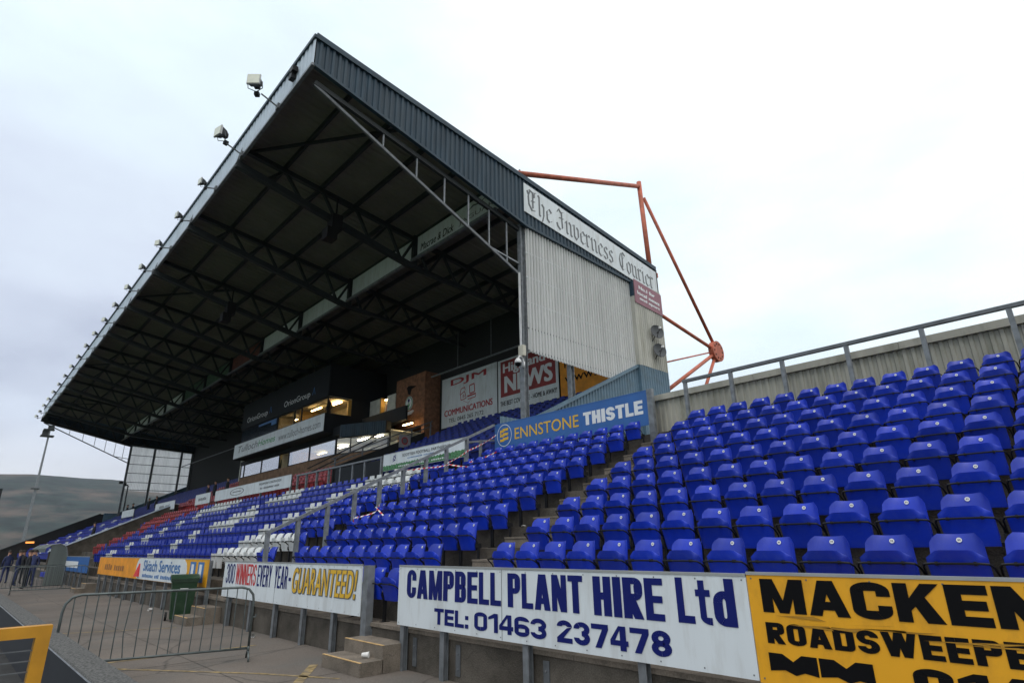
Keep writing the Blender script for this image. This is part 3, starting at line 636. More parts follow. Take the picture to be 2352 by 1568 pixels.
# ================================================================ ENNSTONE BOARD
EY = 12.72
en = board('advertising_board', 'blue ENNSTONE THISTLE board behind the top row of seats', -14.47, -8.42, 4.40, 5.31, EY, 'sign_blue', None, (-12.4, -10.4), edge='sign_blue', post_to=3.6)
wpart(en, MB().box((-8.42, EY - .03, 3.62), (-8.26, EY + .08, 5.33), 'galv'), 'end_post')
lettering(en, 'ENNSTONE', -13.50, -10.80, 4.71, 5.07, EY, 'ink_yellow', .012, lift=.004)
poster(en, 'THISTLE', -10.62, -8.58, 4.71, 5.08, EY, 'ink_white', .36, .23, .08)
mb = MB(); n = 40
ro = [(-13.995 + .35 * math.cos(2 * math.pi * k / n), 4.905 + .36 * math.sin(2 * math.pi * k / n)) for k in range(n)]
ri = [(-13.995 + .33 * math.cos(2 * math.pi * k / n), 4.905 + .34 * math.sin(2 * math.pi * k / n)) for k in range(n)]
mb.add([(p[0], EY - .004, p[1]) for p in ro + ri], [(k, (k + 1) % n, n + (k + 1) % n, n + k) for k in range(n)], 'ink_white')
wpart(en, mb, 'ring')
mb = MB()
for q in (0, 1, 2): mb.prism([(-14.200, 4.710 + q * .15), (-14.040, 4.710 + q * .15), (-13.970, 4.750 + q * .15), (-13.820, 4.750 + q * .15), (-13.800, 4.830 + q * .15), (-14.065, 4.830 + q * .15), (-14.070, 4.790 + q * .15), (-14.200, 4.790 + q * .15)], 'y', EY - .001, EY - .004, 'ink_yellow')
mb.prism([(-14.20, 4.95), (-14.14, 4.95), (-14.14, 5.05), (-14.20, 5.05)], 'y', EY - .001, EY - .005, 'ink_yellow'); mb.prism([(-13.87, 4.77), (-13.81, 4.77), (-13.81, 4.85), (-13.87, 4.85)], 'y', EY - .001, EY - .005, 'ink_yellow')
wpart(en, mb, 'emblem')
# ================================================================ RAILS
def inv(o): return par_inv(o)
sr = thing('handrail', 'grey steel rail climbing between the seat blocks with tape tied on it', 'handrail', (-14.45, 5.57, .44))
RP = [(5.57, 1.90), (6.28, 2.23), (7.02, 2.57), (7.75, 2.93), (8.48, 3.28), (9.22, 3.63), (9.99, 4.00), (10.73, 4.36), (11.52, 4.74), (12.66, 5.29)]
def tread_at(y):
    k = 0
    while RY(k) + .14 < y: k += 1
    return TZ(k)
for y, z in RP[:-1]:
    wpart(sr, MB().box((-14.50, y - .045, tread_at(y)), (-14.40, y + .045, z), 'galv'), 'post')
for (y0, z0), (y1, z1) in zip(RP, RP[1:]): pass
wpart(sr, MB().beam((-14.45, 5.53, 1.90), (-14.45, 12.66, 5.30), .11, .07, 'galv'), 'top_rail')
wpart(sr, MB().beam((-14.45, 11.5, 4.62), (-14.45, 12.66, 4.80), .06, .06, 'galv'), 'cross_rail')
wpart(sr, MB().box((-14.49, 12.05, 3.7), (-14.41, 12.12, 4.75), 'galv'), 'post')
hr = thing('handrail', 'dark topped steel rail in front of the cream corrugated fence', 'handrail', (-3, 12.75, 3.7))
for x in (-7.30, -6.10, -4.89, -3.57, -2.25, -.94, .38, 1.7, 3.0): wpart(hr, MB().box((x - .04, 12.71, 3.65), (x + .04, 12.79, 5.29), 'galv'), 'post')
wpart(hr, MB().box((-7.36, 12.70, 5.29), (3.2, 12.80, 5.36), 'galv_dark'), 'top_rail')
fe = thing('corrugated_fence', 'cream corrugated fence along the top of the open terrace', 'fence', (-3, 13.2, 3.7))
wpart(fe, corr(MB(), 'x', -8.75, 9, 13.2, C_(3.9), C_(5.13), 'fence_cream', .155, .03), 'sheet')
for i in range(6):
    x0 = -8.75 + 3 * i; wpart(fe, MB().box((x0 + .004, 13.13, 5.09), (min(9, x0 + 3) - .004, 13.26, 5.24), 'fence_cream'), 'capping')
# walkway rails and boards between the tiers
WY = 12.02
sf = board('advertising_board', 'white and green SCOTTISH FOOTBALL PARTNERSHIP board beyond the sloping rail', -20.30, -15.05, 4.30, 4.93, WY, 'sign_white', 'boards along the walkway', (-20.1, -17.7, -15.2), post_to=3.6)
gp = MB(); pts = [(-20.29, 4.31)]; 
pts.append((-15.06, 4.31)); n = 60
for i in range(n + 1): pts.append((-15.06 - 5.23 * i / n, 4.47 + (.03 if i % 2 else 0) + random.uniform(-.012, .012) + .06 * (1 - i / n)))
gp.prism(pts, 'y', WY - .0008, WY - .004, 'grass_print'); wpart(sf, gp, 'grass_strip')
lettering(sf, 'SCOTTISH FOOTBALL PARTNERSHIP', -18.95, -15.95, 4.72, 4.83, WY, 'ink_grey', .05, lift=.006)
illegible(sf, (12, 8), -18.6, -16.9, 4.62, 4.66, WY, 'ink_blue', lift=.006)
illegible(sf, (10, 5, 7), -19.2, -16.2, 4.37, 4.42, WY, 'ink_white', lift=.006)
mb = MB(); mb.prism([(-19.62, 4.58), (-19.42, 4.66), (-19.40, 4.86), (-19.60, 4.80)], 'y', WY - .001, WY - .004, 'navy')
mb.beam((-19.60, WY - .006, 4.60), (-19.42, WY - .006, 4.84), .002, .025, 'ink_white', up=(1, 0, 0)); mb.beam((-19.42, WY - .006, 4.68), (-19.60, WY - .006, 4.78), .002, .025, 'ink_white', up=(1, 0, 0)); wpart(sf, mb, 'emblem')
wc = board('advertising_board', 'long white board with an oval emblem above the mixed blue and white seats', -40.5, -29.0, 4.38, 5.0, WY, 'sign_white', 'boards along the walkway', (-40.3, -36.5, -33, -29.1), post_to=3.6)
lettering(wc, 'WILLIAM GRAY CONSTRUCTION', -33.2, -30.2, 4.78, 4.90, WY, 'ink_grey', .05, lift=.004)
illegible(wc, (3, 11, 5), -33.0, -30.4, 4.56, 4.66, WY, 'ink_grey', lift=.004)
mb = MB(); n = 36; ro = [(-36.6 + 1.15 * math.cos(6.2832 * k / n), 4.70 + .2 * math.sin(6.2832 * k / n)) for k in range(n)]; ri = [(-36.6 + 1.03 * math.cos(6.2832 * k / n), 4.70 + .17 * math.sin(6.2832 * k / n)) for k in range(n)]
mb.add([(p[0], WY - .004, p[1]) for p in ro + ri], [(k, (k + 1) % n, n + (k + 1) % n, n + k) for k in range(n)], 'ink_grey'); mb.box((-37.3, WY - .004, 4.68), (-35.9, WY - .001, 4.73), 'ink_grey'); wpart(wc, mb, 'oval_emblem')
b3 = board('advertising_board', 'short pale board above the red seats, left of the long white board', -44.6, -41.5, 4.36, 5.02, WY, 'sign_white', 'boards along the walkway', (-44.4, -41.7), post_to=3.6)
b4 = board('advertising_board', 'pale board above the blue seats at the head of the side wall', -55.3, -49.7, 4.40, 5.03, WY, 'sign_white', 'boards along the walkway', (-55, -50), post_to=3.6)
b5 = board('advertising_board', 'small bright white board farthest left, under the far translucent wall', -67.8, -62.9, 4.46, 5.08, WY, 'sign_white', 'boards along the walkway', (-67.6, -63.1), post_to=3.6)
illegible(b3, (7,), -43.9, -42.2, 4.6, 4.8, WY, 'ink_grey'); illegible(b4, (5, 4), -54, -51, 4.6, 4.82, WY, 'ink_grey')
wr = thing('handrail', 'grey walkway railing with glazed gaps, left of the football partnership board', 'railing', (-24, WY, 3.6))
for x in (-28.3, -27.3, -26.2, -25.0, -23.9, -22.8, -21.8, -20.5): wpart(wr, MB().box((x - .045, WY, 3.6), (x + .045, WY + .09, 4.84), 'galv'), 'post')
wpart(wr, MB().box((-28.4, WY - .01, 4.84), (-20.42, WY + .10, 4.91), 'galv'), 'top_rail')
wpart(wr, MB().box((-28.4, WY + .10, 3.6), (-24.4, WY + .12, 4.2), 'sign_white'), 'low_panel')
for x0, x1 in ((-24.35, -22.9), (-22.7, -21.9), (-21.7, -20.6)): wpart(wr, MB().box((x0, WY + .02, 3.9), (x1, WY + .04, 4.8), 'clad_dark'), 'infill_panel')
# side wall between blocks (far left)
sw = thing('side_wall', 'sloping grey concrete wall beside the far block of seats', 'wall', (-50.9, 8, 0))
wpart(sw, MB().prism([(5.3, GZ), (5.3, 1.55), (6.0, 1.85), (12.3, 4.78), (12.6, 4.78), (12.6, GZ)], 'x', -51.05, -50.8, 'concrete'), 'wall_slab')
wpart(sw, MB().prism([(5.25, 1.54), (5.25, 1.62), (6.0, 1.93), (12.3, 4.86), (12.62, 4.86), (12.62, 4.775), (12.3, 4.775), (6.0, 1.845)], 'x', -51.12, -50.75, 'fascia_light'), 'coping')
# ================================================================ COVERED GRANDSTAND
XN, XF = -14.5, -82.7
g = thing('covered_grandstand', 'tall covered main stand with a dark blue cantilever roof', 'grandstand', (-48, 14, 0))
RU = lambda y: 16.50 - .135 * (y - 5.3)      # underside of the roof sheets
TOPL = lerp([(5.3, 16.72), (14.3, 15.62), (23.4, 14.45)]); BOTL = lerp([(5.3, 15.67), (14.4, 13.50), (21.2, 13.12), (23.4, 12.95)])
for a in range(11):                          # roof sheets, one run per bay
    xa = XN - 6.2 * a; xb = max(XF, xa - 6.2); r_ = MB(); n = 18; vs = []
    for i in range(n + 1):
        for du, dd in ((0, 0), (.35, 0), (.5, .05), (.85, .05)):
            if i == n and du > 0: break
            x = xa + (xb - xa) * (i + du) / n
            vs += [(x, 5.33, RU(5.33) + dd), (x, 23.3, RU(23.3) + dd)]
    k = len(vs) // 2; r_.add(vs, [(2 * i, 2 * i + 2, 2 * i + 3, 2 * i + 1) for i in range(k - 1)], 'roof_under')
    wpart(g, r_, 'roof_sheet')
wpart(g, MB().prism([(5.32, RU(5.32) + .08), (23.38, RU(23.38) + .08), (23.38, TOPL(23.38) - .02), (14.3, TOPL(14.3) - .02), (5.32, TOPL(5.32) - .02)], 'x', XN + .1, XF + .1, 'roof_blue'), 'roof_deck')
for q in range(10):
    y = 7.03 + 1.6 * q
    wpart(g, MB().box((XN, y - .05, RU(y) - .24), (XF, y + .05, RU(y) - .02), 'truss'), 'purlin')
for a in range(1, 12):
    X = XN - 6.2 * a if a < 11 else XF + .25
    T = MB().beam((X, 5.35, RU(5.35) - .33), (X, 21.2, RU(21.2) - .33), .18, .2, 'truss')
    T.beam((X, 5.2, 15.42), (X, 13.3, 13.66), .22, .26, 'truss'); T.beam((X, 13.3, 13.66), (X, 21.2, 13.12), .18, .2, 'truss')
    T.beam((X, 5.25, 15.42), (X, 5.4, 16.3), .16, .16, 'truss'); T.beam((X, 13.3, 13.6), (X, 13.3, 15.3), .2, .2, 'truss')
    t_ = wpart(g, T, 'roof_truss')
    up = [7.03, 8.63, 10.23, 11.83, 13.3, 14.9, 16.6, 18.3, 20.0]; lo = [6.3, 7.85, 9.4, 11.0, 12.6, 14.1, 15.8, 17.5, 19.2, 20.8]
    lz = lerp([(5.2, 15.42), (13.3, 13.66), (21.2, 13.12)])
    br = []
    for i, yu in enumerate(up): br += [((X, lo[i], lz(lo[i])), (X, yu, RU(yu) - .3)), ((X, yu, RU(yu) - .3), (X, lo[i + 1], lz(lo[i + 1])))]
    for p, q in br:
        c = MB().beam(p, q, .11, .11, 'truss').build('brace', t_)
# diagonal wind bracing under the roof in the near bays
for a in range(0, 10, 3):
    xa = XN - 6.2 * a
    wpart(g, MB().beam((xa, 9.4, RU(9.4) - .3), (xa - 6.2, 5.6, RU(5.6) - .3), .10, .10, 'truss'), 'wind_brace')
# gable fascias and trims
def gable(X, sg, near):
    wpart(g, corr(MB(), 'y', 5.34, 23.4, X, BOTL, TOPL, 'roof_blue', .215, .045, sg), 'gable_fascia')
    pts = [(5.28, TOPL(5.3)), (14.3, TOPL(14.3)), (23.45, TOPL(23.4))]
    tr = MB()
    for (a, za), (b_, zb) in zip(pts, pts[1:]): tr.beam((X + sg * .02, a, za + .03), (X + sg * .02, b_, zb + .03), .16, .20, 'roof_blue')
    wpart(g, tr, 'verge_trim')
    tb = MB(); pb = [(5.3, BOTL(5.3)), (14.4, BOTL(14.4)), (21.2, BOTL(21.2))]
    for (a, za), (b_, zb) in zip(pb, pb[1:]): tb.beam((X, a, za - .02), (X, b_, zb - .02), .14, .10, 'roof_blue')
    wpart(g, tb, 'fascia_trim')
    ix = X - sg * .25
    tt = MB().beam((ix, 5.5, 15.25), (ix, 14.25, 13.35), .12, .16, 'truss').beam((ix, 5.5, 15.17), (ix, 14.2, 11.38), .085, .10, 'galv_dark')
    t_ = wpart(g, tt, 'gable_truss')
    dl = lambda y: 15.17 - (y - 5.5) / 8.7 * 3.79; ul = lambda y: 15.25 - (y - 5.5) / 8.75 * 1.9
    for y in (8.0, 9.35, 10.55, 11.65, 12.65, 13.55):
        c = MB().beam((ix, y, dl(y)), (ix, y, ul(y)), .05, .05, 'galv').build('strut', t_)
    c = MB().beam((ix, 12.65, dl(12.65)), (ix, 14.2, 11.85), .06, .06, 'galv').build('strut', t_)
gable(-14.38, 1, True); gable(XF - .1, -1, False)
# front eave
wpart(g, corr(MB(), 'x', XF - .1, -14.36, 5.30, C_(15.66), C_(16.70), 'fascia_light', .30, .03, -1), 'eave_fascia')
wpart(g, MB().box((XF - .1, 5.22, 16.68), (-14.32, 5.36, 16.80), 'roof_blue'), 'eave_trim')
wpart(g, MB().box((XF - .1, 5.23, 15.58), (-14.32, 5.34, 15.67), 'galv'), 'eave_gutter')
# columns
for X, far in ((-14.6, 0), (XF + .05, 1)):
    for y, zb, zt in ((14.3, 4.3, 13.6), (16.87, 5.4, 13.5), (19.9, 6.8, 13.3), (21.15, 7.4, 13.2)):
        c = MB().box((X - .10, y - .11, zb), (X + .10, y - .09, zt), 'galv').box((X - .10, y + .09, zb), (X + .10, y + .11, zt), 'galv').box((X - .012, y - .09, zb), (X + .012, y + .09, zt), 'galv')
        if not far and y == 14.3: c.box((X - .13, y - .11, zb), (X - .10, y + .11, 8.2), 'galv')
        wpart(g, c, 'column')
PARA = lambda y: 5.78 + .485 * (y - 14.6)
def gable_wall(X, sg, m):
    zb = lerp([(14.3, 8.26), (19.4, 8.06), (21.2, PARA(21.2))]); zt = lambda y: BOTL(y) + .05
    wpart(g, corr(MB(), 'y', 14.42, 21.2, X, zb, zt, m, .166, .075, sg), 'translucent_wall')
    for z in (12.35, 11.3, 10.25, 9.2, 8.32):
        wpart(g, MB().box((X - sg * .02, 14.4, z - .032), (X - sg * .08, 21.2, z + .032), 'galv_dark').box((X + sg * .004, 14.4, z - .02), (X + sg * .030, 21.2, z + .02), 'ink_white' if z > 10 else 'galv'), 'wall_rail')
gable_wall(-14.48, 1, 'sheet'); gable_wall(XF - .06, -1, 'sheet_far')
# parapets
for X, sg in ((-14.40, 1), (XF - .16, -1)):
    wpart(g, corr(MB(), 'y', 12.9, 21.2, X, C_(3.0), lambda y: PARA(y) if y > 14.3 else PARA(14.3), 'parapet_blue', .19, .035, sg), 'parapet_sheet')
    wpart(g, MB().beam((X, 14.2, PARA(14.2)), (X, 21.2, PARA(21.2)), .22, .12, 'parapet_blue'), 'parapet_cap')
wpart(g, corr(MB(), 'y', 21.2, 23.4, -14.22, C_(2.0), C_(9.0), 'parapet_blue', .19, .035, 1), 'pier_base')
wpart(g, MB().box((-14.5, 21.17, 2), (-14.22, 21.2, 9.0), 'parapet_blue'), 'pier_base_side')
wpart(g, corr(MB(), 'y', 21.2, 23.4, -14.22, C_(9.0), C_(13.1), 'cream', .16, .035, 1), 'pier_sheet')
wpart(g, MB().box((-14.5, 21.15, 9.0), (-14.20, 21.2, 12.35), 'cream').box((-14.46, 21.14, 12.35), (-14.20, 21.2, 13.1), 'roof_blue'), 'pier_side')
wpart(g, MB().box((XF - .1, 23.4, GZ), (-14.3, 23.5, 14.4), 'clad_rear'), 'rear_cladding')
wpart(g, MB().box((XF, 21.28, 4), (-14.55, 21.36, 14.2), 'clad_rear'), 'inner_rear_wall')
for x0 in range(11):   # lamp tubes / trays along the rear wall and panel line
    xa = XN - .3 - 6.2 * x0
    wpart(g, MB().box((xa, 13.1, 13.90), (xa - 5.9, 13.22, 14.02), 'galv'), 'cable_tray')
wpart(g, MB().tube([(-14.7, 20.0, 11.33), (-28.6, 20.0, 11.33)], .055, 'galv', 8), 'service_pipe')
for x in (-17, -20, -23, -26): wpart(g, MB().box((x - .02, 19.98, 11.3), (x + .02, 20.02, 13.6), 'galv_dark'), 'pipe_hanger')
wpart(g, MB().tube([(-53, 20.0, 11.3), (-82, 20.0, 11.3)], .055, 'galv', 8), 'service_pipe')
# ---- panels hung between trusses
hp = ['sign_white', 'sign_white', 'sign_white', 'sign_white', 'dull_red', 'dull_green', 'dull_green', 'sign_white', 'sign_white', 'sign_white', 'sign_white']
hl = ['white hanging panel lettered Macrae & Dick JAGUAR under the near end of the roof', 'first blank white hanging panel left of the Macrae & Dick one', 'second blank white hanging panel left of the Macrae & Dick one',
      'third blank white hanging panel left of the Macrae & Dick one', 'dull red hanging panel under the roof', 'nearer of two green hanging panels under the roof', 'farther of two green hanging panels under the roof',
      'white hanging panel next beyond the green ones', 'second white hanging panel beyond the green ones', 'third white hanging panel beyond the green ones', 'last white hanging panel at the far end of the roof']
for a in range(11):
    xa = XN - .35 - 6.2 * a; xb = XN - 6.2 * (a + 1) + .2
    t = thing('hanging_advert', hl[a], 'sign', ((xa + xb) / 2, 13.38, 14.05), group='panels hung between the roof trusses')
    wpart(t, MB().box((xb, 13.34, 14.07), (xa, 13.38, 15.18), hp[a]), 'panel')
    wpart(t, MB().box((xb, 13.325, 14.03), (xa, 13.395, 14.07), 'galv_dark'), 'edge_trim')
    if a == 0:
        lettering(t, 'Macrae & Dick', -20.25, -17.75, 14.35, 14.72, 13.34, 'ink', .02, .25, lift=.004)
        lettering(t, 'JAGUAR', -17.4, -15.1, 14.35, 14.62, 13.34, 'ink_grey', .0, lift=.004)
        wpart(t, MB().tube([(-16.8, 13.33, 14.80), (-16.4, 13.33, 14.95), (-16.0, 13.33, 14.86), (-15.6, 13.33, 14.98)], [.01, .04, .03, .008], 'ink_grey', 5), 'emblem')
# ---- Courier sign on the gable, blackletter drawn with a broad nib
cs = thing('gable_sign', 'white The Inverness Courier sign along the near gable of the roof', 'sign', (-14.3, 18.8, 13.5))
ST = lerp([(14.25, 15.40), (23.4, 14.28)]); SB = lerp([(14.25, 14.08), (23.4, 12.98)])
SX = -14.30
wpart(cs, MB().prism([(14.25, SB(14.25)), (23.42, SB(23.42)), (23.42, ST(23.42)), (14.25, ST(14.25))], 'x', SX - .03, SX, 'sign_white'), 'panel')
GL = {
 'T': (1.05, [[(.15, 1.15), (.05, 1.35), (.25, 1.5), (.6, 1.42), (.95, 1.55)], [(.3, 1.4), (.15, 1.0), (.2, .4), (.5, .05), (.85, .15)], [(.6, 1.42), (.6, .25)], [(.45, .75), (.8, .8)], [(.75, 1.4), (.75, 1.1)]]),
 'h': (.85, [[(.1, 1.5), (.22, 1.4), (.22, .1), (.32, 0)], [(.22, .8), (.5, 1), (.68, .85), (.66, .2), (.5, -.3)]]),
 'e': (.68, [[(.62, .15), (.4, 0), (.18, .15), (.16, .75), (.42, 1), (.62, .8), (.2, .45)]]),
 'I': (.9, [[(.1, 1.3), (.25, 1.55), (.5, 1.35), (.8, 1.5)], [(.55, 1.4), (.6, .2), (.35, 0), (.1, .15), (0, .4)], [(.3, .9), (.75, .95)]]),
 'n': (.85, [[(.05, .82), (.18, .98), (.2, .1), (.32, 0)], [(.2, .78), (.48, 1), (.64, .85), (.64, .1), (.78, 0)]]),
 'v': (.78, [[(.05, 1.0), (.2, 1.05), (.2, .2), (.42, 0), (.64, .3), (.64, .85), (.48, 1.0)]]),
 'r': (.62, [[(.05, .82), (.18, .98), (.2, .1), (.34, 0)], [(.2, .75), (.42, 1), (.56, .88)]]),
 's': (.66, [[(.55, .88), (.38, 1), (.18, .85), (.2, .62), (.5, .42), (.54, .15), (.32, 0), (.1, .15)]]),
 'C': (.95, [[(.85, 1.3), (.6, 1.5), (.3, 1.3), (.12, .8), (.2, .3), (.5, 0), (.85, .2)], [(.5, 1.4), (.48, .2)], [(.65, 1.05), (.8, 1.15)]]),
 'o': (.72, [[(.4, 1), (.16, .8), (.16, .2), (.38, 0), (.6, .2), (.6, .78), (.4, 1)]]),
 'u': (.85, [[(.06, 1), (.2, .92), (.2, .15), (.38, 0), (.62, .2)], [(.5, 1.0), (.64, .92), (.64, .1), (.78, 0)]]),
 'i': (.42, [[(.06, .85), (.18, .98), (.2, .1), (.32, 0)], [(.16, 1.3), (.26, 1.4)]]), ' ': (.55, [])}
def nib(mb, word, total_u0, total_u1, zf, h, m, nibw=.13):
    W_ = sum(GL[c][0] for c in word); s_ = (total_u1 - total_u0) / W_; x = 0; nx_, nz_ = nibw * .72, nibw * .62; k = 0
    for ch in word:
        for st in GL[ch][1]:
            for p, q in zip(st, st[1:]):
                vv = []
                for (a, b_) in (p, q):
                    for sg, ext in ((-1, 0), (1, 0)):
                        uu = total_u0 + (x + a + sg * nx_ / 2) * s_; zz = zf(uu) + (b_ + sg * nz_ / 2) * h; vv.append((uu, zz))
                d = Vector((q[0] - p[0], q[1] - p[1])); th = .028
                o_ = SX + .003 + .0003 * (k % 7); k += 1
                A = [(vv[0][0] - .3 * th * s_, vv[0][1] + .5 * th * h), vv[1], vv[3], (vv[2][0] - .3 * th * s_, vv[2][1] + .5 * th * h)]
                Bq = [(vv[0][0], vv[0][1] - th * h), (vv[1][0], vv[1][1] - th * h), (vv[1][0], vv[1][1] + th * h), (vv[0][0], vv[0][1] + th * h)]
                mb.add([(o_, a, b_) for a, b_ in A], [(0, 1, 2, 3)], m)
                mb.add([(o_ + .0022, a, b_) for a, b_ in Bq], [(0, 1, 2, 3)], m)
        x += GL[ch][0]
for wd, a_, b_ in (('The', 14.40, 15.85), ('Inverness', 16.15, 19.95), ('Courier', 20.35, 23.1)):
    lt = MB(); nib(lt, wd, a_, b_, lambda y: SB(y) + .20, .62, 'ink_grey', .22); wpart(cs, lt, 'lettering')
c2 = thing('gable_sign', 'maroon No.1 for local news and sport sign below the Courier sign', 'sign', (-13.98, 22.3, 12.3))
wpart(c2, MB().prism([(21.2, 12.02), (23.42, 11.86), (23.42, 12.98), (21.2, 13.2)], 'x', -14.18, -14.16, 'sign_maroon'), 'panel')
for q, (tx, a, b_) in enumerate((('No.1 for', 21.55, 22.85), ('local news', 21.4, 23.2), ('and sport', 21.55, 23.2))):
    lettering(c2, tx, a, b_, 12.78 - .29 * q, 12.96 - .29 * q, -14.16, 'ink_white', .10, face='x', lift=.004, skew=-.09)
# ---- rear wall adverts
RYW = 21.14
d1 = board('wall_advert', 'large off-white DJM COMMUNICATIONS advert beside the brick tower', -29.05, -23.82, 8.3, 11.40, RYW, 'sign_white', 'adverts on the rear wall of the upper tier')
lettering(d1, 'DJM', -28.15, -24.75, 10.72, 11.22, RYW, 'ink_darkred', .05, lift=.004)
lettering(d1, 'COMMUNICATIONS', -28.75, -24.2, 8.98, 9.36, RYW, 'ink_darkred', .05, lift=.004)
lettering(d1, 'TEL: 0845 265 7172', -28.3, -25.0, 8.56, 8.80, RYW, 'ink', .02, lift=.004)
mb = MB()
def outl(pts, w=.05, m='ink_darkred'):
    for p, q in zip(pts, pts[1:]): mb.beam((p[0], RYW - .006, p[1]), (q[0], RYW - .006, q[1]), .004, w, m, up=(0, 0, 1) if abs(p[1] - q[1]) < abs(p[0] - q[0]) else (1, 0, 0))
outl([(-27.1, 9.75), (-27.15, 10.1), (-26.75, 10.25), (-26.6, 9.8), (-27.1, 9.75)]); outl([(-27.2, 10.1), (-27.1, 10.45), (-26.75, 10.5), (-26.7, 10.3)]); outl([(-26.95, 10.0), (-26.8, 10.05)]); outl([(-26.95, 9.9), (-26.75, 9.95)])
outl([(-26.25, 10.0), (-26.3, 10.5), (-25.85, 10.55), (-25.8, 10.05), (-26.25, 10.0)], .07); outl([(-26.5, 9.88), (-25.7, 9.92)], .09); outl([(-26.45, 9.7), (-25.75, 9.72), (-25.7, 9.85)], .05); outl([(-26.9, 9.7), (-26.4, 9.45), (-26.1, 9.7)], .02)
wpart(d1, mb, 'telephone_and_computer_drawing')
d2 = board('wall_advert', 'Highland NEWS advert, white letters on dark red, behind the steel column', -23.72, -19.12, 8.4, 11.37, RYW, 'sign_white', 'adverts on the rear wall of the upper tier')
wpart(d2, MB().box((-23.5, RYW - .004, 9.22), (-19.3, RYW - .001, 11.27), 'sign_red'), 'red_panel')
lettering(d2, 'Highland', -23.3, -20.0, 10.42, 11.12, RYW, 'ink_white', .05, lift=.008)
lettering(d2, 'NEWS', -23.2, -19.5, 9.42, 10.38, RYW, 'ink_white', .06, lift=.008)
lettering(d2, 'THE BEST COVERAGE - HOME & AWAY!', -23.55, -19.25, 8.72, 8.98, RYW, 'ink', .03, lift=.004)
d3 = board('wall_advert', 'orange yellow www.dub advert partly behind the sloping parapet', -19.0, -14.75, 8.4, 11.2, RYW, 'sign_orange', 'adverts on the rear wall of the upper tier')
lettering(d3, 'HIRE', -18.7, -16.9, 9.85, 10.2, RYW, 'ink', .01, lift=.004); lettering(d3, 'www.dub', -18.7, -15.4, 9.05, 9.5, RYW, 'ink', .01, lift=.004)
# ================================================================ HOSPITALITY BOXES
hb = thing('hospitality_building', 'two-storey row of lit glazed boxes under the grandstand roof', 'building', (-42, 19, 5))
BY = 17.2
wpart(hb, MB().box((-52.2, BY, 4.8), (-35.05, BY + .2, 7.08), 'brick_soft').box((-35.05, BY, 4.8), (-34.9, BY + .2, 7.08), 'brick_soft').prism([(-35.0, BY), (-30.8, BY + 1.45), (-30.8, BY + 1.65), (-35.0, BY + .2)], 'z', 4.8, 7.08, 'brick_soft'), 'wall_band')
rp_ = [(-52.2, BY + .2), (-35.0, BY + .22), (-30.9, 18.68), (-30.9, 21.2), (-52.2, 21.2)]
wpart(hb, MB().prism(rp_, 'z', 6.9, 6.98, 'room_pale').prism(rp_, 'z', 8.22, 8.3, 'room_pale').box((-52.2, 20.9, 6.9), (-30.9, 21.2, 8.3), 'room_pale').box((-52.4, BY, 6.9), (-52.2, 21.2, 11.2), 'room_pale'), 'lower_room')
wpart(hb, MB().box((-42.35, BY + .25, 6.98), (-42.25, 20.9, 8.2), 'door_yellow').box((-44.1, BY + .25, 6.98), (-44.0, 20.9, 8.2), 'room_wall'), 'partition')
PN = [(-52.1, -51.42), (-51.28, -47.62), (-47.48, -44.1), (-42.3, -38.97), (-38.83, -35.12)]
for x0, x1 in PN:
    fr = MB().box((x0 - .07, BY - .01, 7.08), (x1 + .07, BY + .06, 7.14), 'clad_dark').box((x0 - .07, BY - .01, 8.10), (x1 + .07, BY + .06, 8.16), 'clad_dark').box((x0 - .07, BY - .01, 7.14), (x0, BY + .06, 8.10), 'clad_dark').box((x1, BY - .01, 7.14), (x1 + .07, BY + .06, 8.10), 'clad_dark')
    w_ = wpart(hb, fr, 'window'); c = MB().box((x0, BY + .02, 7.14), (x1, BY + .035, 8.10), 'glass_refl').build('pane', w_)
def ang(x, y, du, dn=0.):   # point on the angled bay face
    a = math.atan2(1.45, 4.2); return (x + du * math.cos(a) + dn * math.sin(a), y + du * math.sin(a) - dn * math.cos(a))
def angbox(mb, x, y, u0, u1, n0, n1, z0, z1, m):
    P = [ang(x, y, u0, n0), ang(x, y, u1, n0), ang(x, y, u1, n1), ang(x, y, u0, n1)]; mb.prism(P[::-1], 'z', z0, z1, m)
fr = MB()
for u0, u1, z0, z1 in ((-.02, 4.4, 7.08, 7.14), (-.02, 4.4, 8.10, 8.16), (-.02, .05, 7.14, 8.10), (4.33, 4.4, 7.14, 8.10), (1.2, 1.24, 7.14, 8.10)): angbox(fr, -35, BY, u0, u1, -.06, .01, z0, z1, 'clad_dark')
w_ = wpart(hb, fr, 'window'); pn = MB(); angbox(pn, -35, BY, .05, 4.33, -.035, -.02, 7.14, 8.10, 'glass_clear'); c = pn.build('pane', w_)
wpart(hb, MB().box((-52.3, BY - .02, 8.16), (-35, BY + .2, 8.45), 'clad_dark'), 'lintel')
wpart(hb, MB().box((-51.25, 16.22, 8.44), (-34.82, 18.9, 9.66), 'clad_dark'), 'overhang')
cp = corr(MB(), 'x', 0, 3.35, 0, C_(7.98), C_(8.76), 'roof_blue', .16, .04, -1); ca_, sa_ = math.cos(.45), math.sin(.45)
cp.v = [(-33.75 + x_ * ca_ - y_ * sa_, 16.78 + x_ * sa_ + y_ * ca_, z_) for x_, y_, z_ in cp.v]
cp.prism([(-33.75, 16.83), (-30.74, 18.28), (-30.9, 18.7), (-34.8, 18.7), (-34.8, 16.83)][::-1], 'z', 8.20, 8.74, 'clad_dark'); wpart(hb, cp, 'corrugated_apron')
UY = 16.9
